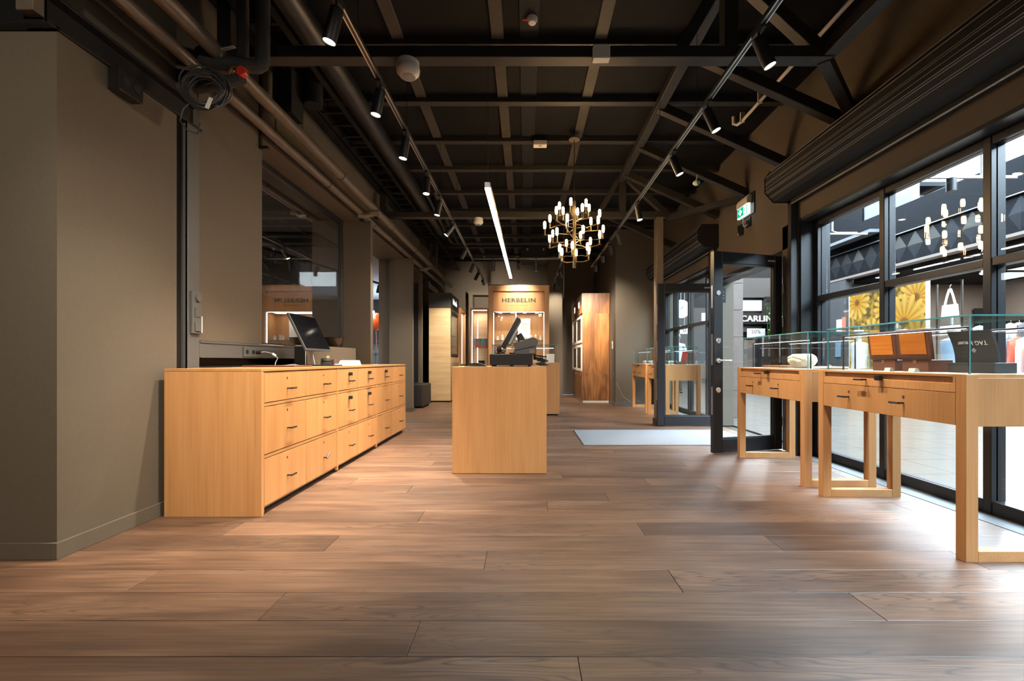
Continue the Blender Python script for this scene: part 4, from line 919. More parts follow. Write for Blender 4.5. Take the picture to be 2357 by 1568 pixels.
# detectors and boxes on the beams
def dome(name, label, x, y, ztop, r):
    t = thing(name, label, 'detector', (x, y, ztop))
    MB().lathe([(0, 0), (r*.98, 0), (r*.98, -r*.35), (r*1.0, -r*.36)], n=28).build('base', 'white', t, True)
    MB().lathe([(r*.96, -r*.38), (r*1.05, -r*.7), (r*1.0, -r*1.0), (r*.68, -r*1.35), (0, -r*1.42)], n=28).build('dome', 'white', t, True)
    MB().lathe([(0, -r*1.43), (r*.6, -r*1.37), (r*.62, -r*1.40), (0, -r*1.46)], n=24).build('sensor_lens', 'grey', t, True)
dome('motion_detector', 'large white round motion detector under the nearest truss beam', -.868, 3.36, 3.205, .082)
dome('motion_detector', 'smaller white round detector under the far truss beam', -.735, 7.06, 3.205, .072)
t = thing('presence_sensor', 'white wedge shaped sensor on the nearest truss beam', 'sensor', (.546, 3.30, 3.17))
MB().prism([(-.04, .10), (.05, .10), (.05, .03), (.02, 0), (-.04, 0)], 'X', -.06, .06).build('body', 'white', t, bevel=.004)
t = thing('emergency_lamp', 'cream box sensor under a ceiling purlin in the middle', 'sensor', (.186, 5.87, 3.765)); MB().box(-.085, .085, -.05, .05, 0, .058).build('body', 'linen', t, bevel=.004); MB().cyl((0, -.02, 0), (0, -.02, -.004), .02, 14).build('eye', 'grey', t, True)
t = thing('smoke_detector', 'small white smoke detector with a red tab on the roof', 'detector', (.055, 3.83, 3.885)); MB().lathe([(0, 0), (.045, 0), (.045, -.02), (.03, -.045), (0, -.05)], n=22).build('body', 'white', t, True); MB().box(-.08, -.045, -.006, .006, -.018, -.008).build('tab', 'red', t)
t = thing('rafter_detector', 'white and green detector hanging from a sloping rafter', 'detector', (2.20, 5.87, 3.29)); MB().sphere((0,0,0), .045, 16, 10, (1, .8, .75)).build('body', 'white', t, True); MB().tube([(0, 0, .03), (.01, 0, .08), (.02, .02, .12)], .008, 8).build('stalk', 'white', t, True); MB().sphere((.02, -.02, 0), .03, 12, 8).build('indicator', 'teal', t, True)
t = thing('white_conduit', 'white plastic conduit under the roof above the window side', 'conduit', (0,0,0)); MB().tube([(2.53, -1, 3.80), (2.53, 5.34, 3.80), (2.51, 5.40, 3.80), (2.47, 5.41, 3.815), (2.47, 5.41, 3.899)], .018, 12).build('tube', 'linen', t, True)
for y in (4.9, 5.3): MB().box(2.505, 2.555, y, y+.02, 3.78, 3.899).build('clip', 'linen', t)
# exit sign
t = thing('exit_sign', 'lit green exit sign on the wall above the open doors', 'sign', (0,0,0))
MB().prism([(2.80, 3.0), (2.862, 3.0), (2.862, 3.105), (2.82, 3.105), (2.80, 3.06)], 'Y', 5.76, 6.05).build('housing', 'linen', t, bevel=.003); bx('back_plate', 'black', t, 2.862, 2.879, 5.70, 6.06, 2.86, 3.13)
bx('sign_panel', 'exitw', t, 2.815, 2.845, 5.76, 6.05, 2.868, 3.0); bx('sign_field', 'green', t, 2.8135, 2.8148, 5.785, 6.045, 2.88, 2.995)
MB().prism([(5.985, 2.972), (5.985, 2.945), (6.02, 2.945), (5.965, 2.895), (5.91, 2.945), (5.945, 2.945), (5.945, 2.972)], 'X', 2.812, 2.8134).build('arrow', 'exitw', t)
bx('door_pictogram', 'exitw', t, 2.812, 2.8134, 5.80, 5.875, 2.89, 2.985)
MB().tube([(2.8115, 5.845, 2.965), (2.8115, 5.84, 2.94), (2.8115, 5.85, 2.915), (2.8115, 5.825, 2.90)], .005, 6).build('running_figure', 'green', t)
t = thing('sign_junction_box', 'black box with a white sticker under the exit sign', 'box', (0,0,0)); bx('housing', 'plasticb', t, 2.84, 2.879, 6.0, 6.10, 2.66, 2.80, .004); bx('sticker', 'paper', t, 2.8388, 2.8396, 6.065, 6.092, 2.665, 2.70)
t = thing('sign_socket', 'black socket plate right of the box under the exit sign', 'socket', (0,0,0)); bx('plate', 'plasticb', t, 2.865, 2.879, 5.80, 5.92, 2.72, 2.84, .003); MB().cyl((2.865, 5.86, 2.78), (2.862, 5.86, 2.78), .02, 16).build('socket_face', 'blackm', t, True)
tag(MB().tube([(2.83, 5.93, 2.868), (2.83, 5.93, 2.78), (2.835, 5.92, 2.745), (2.855, 5.90, 2.745), (2.866, 5.88, 2.76)], .006, 8).build('sign_lead', 'linen', None, True), 'beige lead looping from exit sign to socket', 'cable')
# ================================================================== THE MALL OUTSIDE
mf = struct(bx('floor', 'tile', None, 3.0, 17.0, -7.2, 26.2, -.14, -.022)); mf.name = 'floor_mall'
TILE = MB().box(.002, .598, .002, .598, -.022, 0).mesh('tile', 'tile')
for i in range(10):
    for j in range(22): link('tile', TILE, mf, loc=(3.201+.6*i, .4+.6*j, 0))
bx('floor_strip', 'tile', mf, 9.202, 17, -7, 26, -.022, 0); bx('floor_strip', 'tile', mf, 3.2, 9.2, 13.6, 26, -.022, 0); bx('floor_strip', 'tile', mf, 3.2, 9.2, -7, .4, -.022, 0)
wm = stem('wall_mall')
bx('outer_wall', 'facade', wm, 3.21, 3.30, -7, -1.7, 0, 6.6); bx('outer_wall', 'facade', wm, 3.21, 3.30, 10.1, 20, 0, 6.6); bx('outer_wall', 'facade', wm, 3.21, 3.30, -1.7, 10.1, 2.6, 6.6)
bx('end_wall', 'mallg', wm, 3.2, 17, -7.2, -7, 0, 6.6); bx('end_wall', 'facade2', wm, 3.2, 17, 20.0, 20.2, 0, 6.6); bx('roof_edge', 'facade', wm, 3.0, 5.0, -7.2, 20.2, 6.6, 6.75)
bx('side_wall', 'mallg', wm, 13.5, 13.7, 2, 20, 0, 6.6); bx('sky_block_slab', 'facade', wm, 3.2, 17, 15.0, 20.2, 6.76, 6.9); bx('side_wall', 'facade', wm, 16.9, 17.1, 13, 20.2, 0, 6.7)  # slab over the far end is unseen, added to block the sky
fc = stem('wall_opposite')
bx('upper_panel', 'facade', fc, 9.0, 9.25, -7, 15.4, 4.06, 4.72); bx('band_back', 'facade', fc, 9.03, 9.25, -7, 15.4, 3.34, 4.06); bx('ledge', 'grey', fc, 8.98, 9.02, -7, 15.4, 4.045, 4.062); bx('lower_trim', 'pink', fc, 8.96, 9.2, -7, 15.4, 3.28, 3.34)
r = random.Random(8)
for i in range(34):
    y = .2+.45*i
    if y > 15: break
    for s in (0,):
        zc = 3.70; yo = y; hz, hy = .33, .215
        n0 = r.choice((.012, .03)); m = r.choice(('facade2', 'facade2', 'facade3'))
        f1 = MB(); b = 9.0
        f1.v = [(9.03, yo-hy, zc), (9.03, yo, zc-hz), (9.03, yo+hy, zc), (9.03, yo, zc+hz), (9.03-n0, yo-hy*.2, zc)]
        f1.f = [(0, 1, 4), (1, 2, 4), (2, 3, 4), (3, 0, 4), (3, 2, 1, 0)]; f1.m = [0, 0, 1, 1, 0]
        f1.build('diamond_panel', ['facade2', m], fc)
for y in (11.2, 12.0): bx('pier', 'mallw', fc, 9.3, 9.7, y, y+.55, 4.0, 6.6)
bx('clerestory_wall', 'mallw', fc, 9.25, 9.35, 10.9, 12.4, 4.2, 5.1); bx('clerestory_wall', 'facade', fc, 9.25, 9.35, 12.5, 15.4, 4.06, 6.6); bx('return_wall', 'mallg', fc, 9.0, 13.5, 15.4, 15.6, 0, 6.6); bx('pipe_box', 'mallw', fc, 8.7, 9.0, 11.5, 15.4, 4.25, 4.33)
# roof glazing bars
for y in (-3, 0, 3, 6, 9, 12): bx('roof_bar', 'facade', wm, 5.0, 9.3, y, y+.12, 6.62, 6.80)
# second portal, the clerestory over the opposite shops
pl2 = bpy.data.lights.new('clerestory_portal', 'AREA'); pl2.shape = 'RECTANGLE'; pl2.size = 1.85; pl2.size_y = 28; pl2.cycles.is_portal = True
po2 = bpy.data.objects.new('clerestory_portal', pl2); C.objects.link(po2); po2.location = (9.3, 6, 5.66); po2.rotation_euler = (0, PI/2, 0)
# opposite shop: shell
sh = stem('wall_shop')
bx('shop_back', 'pink', sh, 13.3, 13.5, 2, 15.4, 0, 3.28); bx('shop_ceiling', 'facade', sh, 9.25, 13.5, 2, 15.4, 3.20, 3.30); bx('shop_end', 'pink', sh, 9.3, 13.3, 2, 2.1, 0, 3.2); bx('shop_end', 'pink', sh, 9.3, 13.3, 13.2, 13.3, 0, 3.2)
bx('sky_block_wall', 'facade2', sh, 9.0, 9.2, -7, 2.1, 0, 3.28); bx('shop_pier', 'mallg', sh, 8.97, 9.2, 12.75, 15.4, 0, 3.28)  # low front wall is unseen, added to keep sky out of the door-glass reflection
for i, (x, y) in enumerate(((10.2, 9.4), (10.2, 6.4), (11.8, 10.6), (11.8, 7.6))):
    t = thing('shop_downlight', f'{["nearer left","nearer right","farther left","farther right"][i]} lit square lamp in the opposite shop ceiling', 'ceiling lamp', (x, y, 3.199), 0, 'ceiling lamps of the opposite shop')
    MB().box(-.32, .32, -.32, .32, -.03, 0).build('housing', 'facade2', t); MB().box(-.28, .28, -.28, .28, -.036, -.031).build('diffuser', 'lit', t); area('lamp', (0, 0, -.05), (0,0,0), .5, .5, 150, (1,.97,.93), t)
# sunflower poster (flat print, its brightness put in as emission)
def flower_print():
    m, nt, b = nodes('sunflower_print'); tc = nt.nodes.new('ShaderNodeTexCoord'); sp = nt.nodes.new('ShaderNodeSeparateXYZ'); L(nt, tc.outputs['Object'], sp.inputs[0])
    def mth(op, a, c=None, d=None):
        n = nt.nodes.new('ShaderNodeMath'); n.operation = op
        for i, v in enumerate((a, c, d)):
            if v is None: continue
            if isinstance(v, (int, float)): n.inputs[i].default_value = v
            else: L(nt, v, n.inputs[i])
        return n.outputs[0]
    ns = nt.nodes.new('ShaderNodeTexNoise'); ns.inputs['Scale'].default_value = 7; L(nt, tc.outputs['Object'], ns.inputs['Vector'])
    rp = nt.nodes.new('ShaderNodeValToRGB'); rp.color_ramp.elements[0].color = (.05, .04, .012, 1); rp.color_ramp.elements[1].color = (.62, .36, .04, 1); rp.color_ramp.elements[0].position = .38; rp.color_ramp.elements[1].position = .66
    L(nt, ns.outputs['Fac'], rp.inputs['Fac']); col = rp.outputs['Color']
    for (cy, cz, R, npet, sd) in ((-.95, 2.45, .5, 15, .3), (.9, 2.55, .45, 13, 1.2), (-.1, 2.3, .42, 14, 2.0), (.35, 1.55, .55, 16, .9), (-1.0, 1.0, .5, 14, .1), (1.0, 1.2, .45, 13, .5), (-.62, 1.88, .70, 17, .6)):
        dy = mth('SUBTRACT', sp.outputs['Y'], cy); dz = mth('SUBTRACT', sp.outputs['Z'], cz)
        rad = mth('SQRT', mth('ADD', mth('MULTIPLY', dy, dy), mth('MULTIPLY', dz, dz))); ang = mth('ARCTAN2', dz, dy)
        pet = mth('ABSOLUTE', mth('SINE', mth('MULTIPLY_ADD', ang, npet/2, sd)))
        edge = mth('MULTIPLY', mth('MULTIPLY_ADD', mth('POWER', pet, .5), .5, .5), R)
        mask = mth('LESS_THAN', rad, edge)
        shade = mth('MULTIPLY_ADD', pet, .5, .5); g = mth('DIVIDE', rad, R)
        c2 = nt.nodes.new('ShaderNodeValToRGB'); e = c2.color_ramp.elements; e[0].position = .0; e[0].color = (.16, .06, .01, 1); e[1].position = 1; e[1].color = (.90, .62, .13, 1)
        k = e.new(.16); k.color = (.35, .14, .01, 1); k = e.new(.24); k.color = (.80, .38, .02, 1); L(nt, g, c2.inputs['Fac'])
        mu = nt.nodes.new('ShaderNodeMix'); mu.data_type = 'RGBA'; mu.blend_type = 'MULTIPLY'; mu.inputs[0].default_value = 1; L(nt, c2.outputs['Color'], mu.inputs[6]); L(nt, shade, mu.inputs[7])
        mx = nt.nodes.new('ShaderNodeMix'); mx.data_type = 'RGBA'; L(nt, mask, mx.inputs[0]); L(nt, col, mx.inputs[6]); L(nt, mu.outputs[2], mx.inputs[7]); col = mx.outputs[2]
    b.inputs['Base Color'].default_value = (.03, .025, .01, 1); b.inputs['Roughness'].default_value = .5; b.inputs['Specular IOR Level'].default_value = .1; b.inputs['Emission Strength'].default_value = .6; L(nt, col, b.inputs['Emission Color'])
    return m
M['flowers'] = flower_print()
t = thing('sunflower_poster', 'big poster of yellow flowers, print made to glow, in the shop window across the mall', 'poster', (8.93, 11.35, 0))
MB().box(0, .08, -1.22, 1.22, .35, 2.80).build('frame', 'white', t); MB().box(-.004, -.001, -1.19, 1.19, .38, 2.78).build('print', 'flowers', t)
for i, (y, z0, m, lab) in enumerate(((13.0, 1.75, 'paper', 'small white notice on the pier left of the flower poster, upper one'), (13.05, 1.1, 'denim', 'small pale landscape notice on the pier left of the flower poster, lower one'), (12.86, 1.8, 'coral', 'small red notice next to the flower poster'))):
    tag(MB().box(8.955, 8.968, y-.11+.0, y+.11 if i != 2 else y+.02, z0, z0+.42).build('notice', m, None), lab, 'notice')
# clothing rails and clothes
def garment_mesh(w, h, d, mat, seed):
    rr = random.Random(seed); n = 7; mb = MB(); prof = [(0, .12), (.04, .5), (.10, .95), (.25, .9), (.5, .92), (.75, 1.0), (1, 1.05)]
    for i in range(n-1):
        (a, wa), (b, wb) = prof[i], prof[i+1]; j0, j1 = rr.uniform(-.01, .01), rr.uniform(-.01, .01); da = d*(.4+.6*min(1, a*4)); db = d*(.4+.6*min(1, b*4))
        mb.quadbox([(-da/2, -w/2*wb+j1, -b*h), (da/2, -w/2*wb+j1, -b*h), (db/2, w/2*wb+j1, -b*h), (-db/2, w/2*wb+j1, -b*h), (-da/2, -w/2*wa+j0, -a*h), (da/2, -w/2*wa+j0, -a*h), (da/2, w/2*wa+j0, -a*h), (-da/2, w/2*wa+j0, -a*h)])
    mb.tube([(0, 0, 0), (0, 0, .05), (.02, 0, .07), (.02, 0, .09)], .003, 5)
    return mb.mesh('garment', mat, False)
GM = {m: garment_mesh(.45, .8, .05, m, i) for i, m in enumerate(('coral', 'denim', 'linen', 'ochre', 'paper', 'slate', 'teal'))}
def rail(label, x, y0, y1, z, mats, seed, nm):
    t = thing('clothes_rail', label, 'clothes rail', (x, y0, 0)); l = y1-y0
    MB().tube([(0, 0, 0), (0, 0, z), (0, l, z), (0, l, 0)], .014, 8).build('frame', 'black', t, True)
    for yy in (0, l): MB().box(-.25, .25, yy-.012, yy+.012, 0, .02).build('foot', 'black', t)
    n = int(l/.17); rr = random.Random(seed)
    for i in range(1, n):
        m = rr.choice(mats)
        o = link('garment', GM[m], None, loc=(x, y0+i*l/n, z-.085)); o.rotation_euler = (0, 0, PI/2+rr.uniform(-.15, .15))
        tag(o, f'{ORD[(i-1) % 12]} hanging garment from the near end of the {nm} clothes rail', 'garment', 'hanging clothes in the opposite shop')
rail('black clothes rail at the front of the opposite shop', 9.7, 7.6, 9.3, 1.55, ('coral', 'linen', 'denim', 'paper'), 1, 'front')
rail('tall black clothes rail deep in the opposite shop', 11.2, 9.6, 11.4, 1.95, ('denim', 'linen', 'slate', 'paper'), 2, 'tall')
rail('black clothes rail near the back wall of the opposite shop', 12.3, 8.2, 10.2, 1.75, ('coral', 'ochre', 'linen', 'teal'), 3, 'back')
t = thing('garment_stand', 'tall black frame with a white dungaree hung in the shop front', 'clothes stand', (9.45, 10.15, 0)); MB().tube([(0, -.3, 0), (0, -.3, 2.75), (0, .3, 2.75), (0, .3, 0)], .02, 8).build('frame', 'black', t, True)
o = MB().quadbox([(-.05,-.21,-1.05),(.05,-.21,-1.05),(.05,.21,-1.05),(-.05,.21,-1.05),(-.04,-.15,-.38),(.04,-.15,-.38),(.04,.15,-.38),(-.04,.15,-.38)]).tube([(0,-.13,-.40),(0,-.07,-.18),(0,-.015,-.03),(0,.015,-.03),(0,.07,-.18),(0,.13,-.40)], .022, 8).tube([(0,0,-.03),(0,0,.04),(.03,0,.07)], .005, 6).build('garment', 'linen', None, True, .02, (9.44, 10.12, 2.62), 2)
tag(o, 'white dungarees hanging alone from the tall black frame', 'garment')
# shelves with folded clothes on the back wall
t = thing('shop_shelf', 'black wall shelves on the back wall of the opposite shop', 'shelf', (13.28, 0, 0))
for z in (.7, 1.15, 1.6, 2.05): MB().box(-.38, 0, 7.2, 13.1, z, z+.03).build('shelf_board', 'black', t)
for y in (7.2, 8.67, 10.14, 11.61, 13.08): MB().box(-.38, 0, y-.015, y+.015, 0, 2.5).build('upright', 'black', t)
k = 0; nm = ['coral', 'denim', 'linen', 'ochre', 'paper', 'slate']; pl_ = ['upper', 'middle', 'lower']
for zi, z in enumerate((1.63, 1.18, .73)):
    for j in range(4):
        for q in range(2):
            m = nm[(k*5+zi) % 6]; k += 1; y = 7.65+j*1.47+q*.6
            t = thing('folded_stack', f'stack of folded clothes, {ORD[j*2+q]} from the right on the {pl_[zi]} shop shelf', 'folded clothes', (13.1, y, z), 0, 'folded clothes on the shop shelves')
            for c in range(4): MB().box(-.15, .15, -.2, .2, c*.05, c*.05+.045).build('folded_item', m if c % 2 else nm[(k+1) % 6], t, bevel=.012)
# mannequins with hats
def mannequin(label, x, y, top):
    t = thing('mannequin', label, 'mannequin', (x, y, 0)); s = 1.82/1.82
    MB().lathe([(.0, 0), (.16, 0), (.16, .015), (.02, .02), (.02, .8), (.12, .85), (.15, .95), (.12, 1.12), (.17, 1.35), (.18, 1.42), (.06, 1.48), (.055, 1.56)], n=18).build('body', 'white', t, True)
    MB().sphere((0, 0, 1.66), .10, 16, 10, (.95, .8, 1.25)).build('head', 'white', t, True)
    MB().lathe([(.0, 1.80), (.07, 1.80), (.105, 1.76), (.11, 1.71), (.20, 1.685), (.20, 1.68), (.10, 1.69)], n=22).build('hat', 'linen', t, True)
    MB().lathe([(.10, 1.47), (.19, 1.42), (.185, 1.2), (.16, .95), (.17, .8), (.0, .79)], n=18).build('top', top, t, True)
mannequin('mannequin with a pale hat before the flower poster, right one', 8.45, 10.35, 'coral')
mannequin('mannequin with a pale hat before the flower poster, left one', 8.5, 11.6, 'linen')
mannequin('mannequin with a pale hat in grey at the shop entrance', 9.0, 9.6, 'denim')
# pendant track in the mall
t = thing('mall_pendant_track', 'grey hanging track with one spotlight over the mall walkway', 'light track', (0,0,0))
MB().bar((5.6, 6.4, 3.58), (6.9, 6.4, 3.58), .04, .04).build('rail', 'grey', t); MB().cyl((6.42, 6.4, 3.6), (6.42, 6.4, 6.6), .02, 8).build('rod', 'grey', t); MB().cyl((5.99, 6.4, 3.56), (5.99, 6.4, 3.38), .06, 18).build('spot_head', 'black', t, True)
t = thing('mall_pendant_track', 'grey hanging track with a bent arm farther along the mall', 'light track', (0,0,0)); MB().tube([(6.2, 9.2, 6.6), (6.2, 9.2, 3.62), (6.3, 9.2, 3.58), (6.7, 9.2, 3.58)], .02, 8).build('arm', 'grey', t, True); MB().bar((6.0, 9.2, 3.56), (6.9, 9.2, 3.56), .05, .03).build('rail', 'grey', t)
for i, (x, y) in enumerate(((10.3, 8.2), (10.0, 8.6), (10.8, 9.4), (10.0, 9.9), (9.8, 7.6))):
    t = thing('shop_spotlight', f'{ORD[i]} white spotlight inside the opposite shop', 'spotlight', (x, y, 3.2), 0, 'spotlights of the opposite shop'); MB().cyl((0,0,0), (0,0,-.12), .01, 8).build('stem', 'white', t); h = MB().cyl((0,0,0), (-.12,-.05,-.2), .05, 16).build('head', 'grey', t, True); h.location = (0,0,-.12); MB().cyl((-.12,-.05,-.2), (-.122,-.051,-.204), .042, 16).build('lens', 'lit', h)
# stone pier, clock, signs at the far end
pi_ = MB()
for k in range(7): pi_.box(3.62, 3.80, 7.95, 8.45, .0+.47*k+.003, .47*k+.467)
tag(pi_.build('stone_pier', 'stone', None, bevel=.003), 'brown stone clad pier outside, seen through the near door leaf', 'pier')
t = thing('wall_clock', 'round white clock with black numerals hanging in the mall', 'clock', (4.43, 13.0, 2.47))
MB().lathe([(0, -.03), (.255, -.03), (.265, -.02), (.265, .03), (.25, .035), (0, .035)], n=40).build('case', 'mallw', t, True).rotation_euler = (PI/2, 0, 0)
MB().lathe([(.245, .0355), (.262, .0355), (.262, .04), (.245, .04)], n=40).build('rim', 'steel', t, True).rotation_euler = (PI/2, 0, 0)
for k in range(1, 13): a = PI/2-2*PI*k/12; text('numeral', str(k), .06, 'signb', t, face((.20*math.cos(a), -.037, .20*math.sin(a)), (0,-1,0)), .001)
for ang, l, w in ((-35, .11, .016), (-52+360, .17, .011), (143, .17, .004)):
    a = math.radians(90+ang); MB().bar((-.03*math.cos(a), -.042, -.03*math.sin(a)), (l*math.cos(a), -.042, l*math.sin(a)), w, .003, (0,1,0)).build('hand', 'signb', t)
MB().cyl((0, .0, .26), (0, .0, 4.1), .015, 8).build('hanger', 'grey', t)
t = thing('number_sign', 'white square mall sign with a black ring emblem', 'sign', (4.75, 13.6, 1.80)); MB().box(-.13, .13, 0, .04, 0, .24).build('panel', 'lit', t); text('emblem', '0', .22, 'signb', t, face((0, -.002, .12), (0,-1,0)), .001, sx=1.1); MB().cyl((0, .02, .24), (0, .02, 6.6), .012, 8).build('hanger', 'grey', t)
t = thing('hanging_sign', 'pale blue mall sign with faint lettering at the door gap', 'sign', (4.42, 11.0, 1.96)); MB().box(-.15, .25, 0, .05, 0, .19).build('panel', 'lit', t); text('lettering', 'mobbeli', .07, 'signb', t, face((.03, -.002, .055), (0,-1,0)), .001); MB().cyl((0, .02, .19), (0, .02, 6.6), .012, 8).build('hanger', 'grey', t)
for i, (x, y) in enumerate(((6.0, 17.5), (10.0, 17.8), (12.0, 17.8))):  # fill lamps added to brighten the roofed-over far end
    t = thing('mall_fill_lamp', ['left', 'middle', 'right'][i]+' added round fill lamp under the roof at the far end of the mall', 'ceiling lamp', (x, y, 6.75), 0, 'added fill lamps at the far end of the mall'); MB().cyl((0,0,0), (0,0,-.06), .3, 24).build('housing', 'facade2', t, True); MB().cyl((0,0,-.061), (0,0,-.066), .26, 24).build('diffuser', 'lit', t, True); area('lamp', (0,0,-.08), (0,0,0), .4, .4, 260, (1,.97,.93), t)
es = stem('wall_far_shops')
for (x0, x1, z0, z1, m) in ((8.7, 13.4, 2.55, 3.05, 'signb'), (8.7, 13.4, 3.75, 4.6, 'mallg'), (8.7, 13.4, 2.25, 2.50, 'stone'), (8.7, 10.0, .0, 1.9, 'pink'), (10.3, 10.7, 0, 3.6, 'signb'), (6.0, 8.4, 0, 3.3, 'mallg'), (3.4, 5.6, 0, 4.2, 'facade3')): bx('shop_front', m, es, x0, x1, 19.85, 19.99, z0, z1)
t = thing('service_sign', 'white lit sign reading Kundeservice at the far end of the mall', 'sign', (9.75, 19.6, 3.15)); MB().box(-.5, .42, 0, .08, 0, .44).build('panel', 'lit', t); text('lettering', 'kundeservice', .15, 'grey', t, face((-.04, -.002, .2), (0,-1,0)), .001)
t = thing('shop_sign', 'white glowing CARLINGS letters at the far end of the mall', 'sign', (9.25, 19.6, 2.62)); text('lettering', 'CARLINGS', .36, 'lit', t, face((.0, -.03, .17), (0,-1,0)), .03, 'LEFT', sx=1.05, spacing=1.05); MB().box(-.1, 1.9, 0, .05, -.05, .42).build('backing', 'signb', t)
t = thing('sale_sign', 'white sale board reading 50% at the far shop', 'sign', (9.85, 19.5, 1.95)); MB().box(-.35, .42, 0, .03, 0, .42).build('panel', 'paper', t); text('lettering', '50%', .24, 'signb', t, face((.02, -.002, .28), (0,-1,0)), .001)
def plant(label, loc, n, spread, seed):
    t = thing('hanging_plant', label, 'plant', loc, 0, 'hanging plants in the mall'); rr = random.Random(seed); mb = MB(); st = MB()
    for i in range(n):
        a = rr.uniform(0, 2*PI); rad = spread*math.sqrt(rr.random()); z = -rr.random()**.8*1.7; c = Vector((rad*math.cos(a)*(1+.2*z), rad*math.sin(a)*.5, z))
        d = Vector((rr.uniform(-1, 1), rr.uniform(-1, 1), rr.uniform(-1, .3))).normalized(); s = d.cross(Vector((0, .3, 1))).normalized(); l = rr.uniform(.08, .16); n0 = len(mb.v)
        mb.v += [tuple(c), tuple(c+d*l*.5+s*l*.22), tuple(c+d*l), tuple(c+d*l*.5-s*l*.22), tuple(c+d*l*.5-Vector((0,0,.01)))]; mb.f += [(n0, n0+1, n0+2, n0+3), (n0, n0+4, n0+1), (n0+2, n0+3, n0+4)]; mb.m += [0, 0, 0]
    for i in range(9): x = spread*(i/4-1)*.8; st.tube([(x, 0, .1), (x*1.05, .05, -.6), (x*.95, .0, -1.4)], .006, 5)
    mb.build('foliage', 'leaf', t)['kind'] = 'stuff'; st.build('stems', 'leaf', t)
    MB().box(-spread, spread, -.12, .12, .05, .25).build('planter', 'black', t, bevel=.01); MB().cyl((0, 0, .25), (0, 0, 6.55-loc[2]), .012, 6).build('hanger', 'grey', t)
plant('green trailing plant hanging at the far end of the mall, upper one', (10.5, 18.9, 3.4), 900, .55, 1); plant('green trailing plant hanging at the far end of the mall, lower one', (9.6, 17.2, 2.3), 500, .3, 2)
# a visitor in the mall
def person(label, loc, rz):
    J = {'pel': (0, 0, .95), 'wa': (0, .01, 1.12), 'ch': (0, .02, 1.36), 'nk': (0, .01, 1.53), 'hd0': (0, 0, 1.60), 'hd': (0, -.015, 1.70), 'hd2': (0, -.005, 1.80),
         'sl': (-.19, .01, 1.45), 'el': (-.25, .03, 1.17), 'wl': (-.23, -.10, .93), 'hl': (-.22, -.13, .84), 'sr': (.19, .01, 1.45), 'er': (.25, .03, 1.17), 'wr': (.23, -.10, .93), 'hr': (.22, -.13, .84),
         'pl': (-.09, 0, .90), 'kl': (-.10, -.02, .50), 'al': (-.10, .02, .09), 'tl': (-.11, -.14, .04), 'pr': (.09, 0, .90), 'kr': (.11, -.01, .50), 'ar': (.12, .03, .09), 'tr': (.13, -.13, .04)}
    R = {'pel': .15, 'wa': .14, 'ch': .16, 'nk': .06, 'hd0': .075, 'hd': .10, 'hd2': .075, 'sl': .075, 'el': .05, 'wl': .035, 'hl': .035, 'pl': .095, 'kl': .065, 'al': .045, 'tl': .04}
    for k in list(R):
        if k.endswith('l') and k[:-1]+'r' in J: R[k[:-1]+'r'] = R[k]
    R['pel'] = .15
    E = [('pel','wa'),('wa','ch'),('ch','nk'),('nk','hd0'),('hd0','hd'),('hd','hd2'),('ch','sl'),('sl','el'),('el','wl'),('wl','hl'),('ch','sr'),('sr','er'),('er','wr'),('wr','hr'),('pel','pl'),('pl','kl'),('kl','al'),('al','tl'),('pel','pr'),('pr','kr'),('kr','ar'),('ar','tr')]
    ks = list(J); me = bpy.data.meshes.new('body'); me.from_pydata([J[k] for k in ks], [(ks.index(a), ks.index(b)) for a, b in E], [])
    t = thing('person', label, 'person', loc, rz); o = link('body', me, t); sk = o.modifiers.new('skin', 'SKIN')
    for i, k in enumerate(ks): rr = R.get(k, .06); me.skin_vertices[0].data[i].radius = (rr, rr*.8 if k in ('ch', 'wa', 'pel') else rr)
    me.skin_vertices[0].data[0].use_root = True
    sb = o.modifiers.new('sub', 'SUBSURF'); sb.levels = 2; sb.render_levels = 2
    bpy.context.view_layer.update(); nm = bpy.data.meshes.new_from_object(o.evaluated_get(bpy.context.evaluated_depsgraph_get())); o.modifiers.clear(); o.data = nm
    nm.materials.clear()
    for m in ('skin', 'shirt', 'trouser'): nm.materials.append(M[m])
    for p in nm.polygons:
        c = p.center; p.use_smooth = True; p.material_index = 0 if c.z > 1.52 or (abs(c.x) > .192 and .7 < c.z < .95) else (1 if c.z > .93 else 2)
    for s in (-1, 1):
        MB().sphere((s*.098, 0, 1.69), .028, 10, 8, (.4, .7, 1.1)).build('ear', 'skin', t, True); MB().box(s*.115-.05, s*.115+.05, -.20, .06, 0, .07).build('shoe', 'signb', t, bevel=.02)
        for f in range(4): MB().tube([(s*(.20+.014*f), -.12-.005*f, .85), (s*(.20+.014*f), -.13, .80), (s*(.20+.012*f), -.12, .765+.006*abs(f-1.5))], [.010, .009, .007], 8).build('finger', 'skin', t, True)
        MB().tube([(s*.19, -.12, .87), (s*.175, -.15, .83), (s*.185, -.165, .80)], [.011, .010, .008], 8).build('thumb', 'skin', t, True)
    for s in (-1, 1): MB().sphere((s*.035, -.098, 1.71), .012, 8, 6).build('eye', 'signb', t, True)
    MB().sphere((0, -.112, 1.675), .018, 8, 6, (.7, 1, 1.4)).build('nose', 'skin', t, True); MB().box(-.025, .025, -.103, -.096, 1.632, 1.64).build('mouth', 'boxdark', t)
    MB().sphere((0, .02, 1.735), .112, 16, 10, (.93, 1.0, .92)).build('hair', 'grey', t, True)
person('person with short grey hair in a white shirt, seen from behind through the far window', (4.66, 14.0, 0), PI-.3)
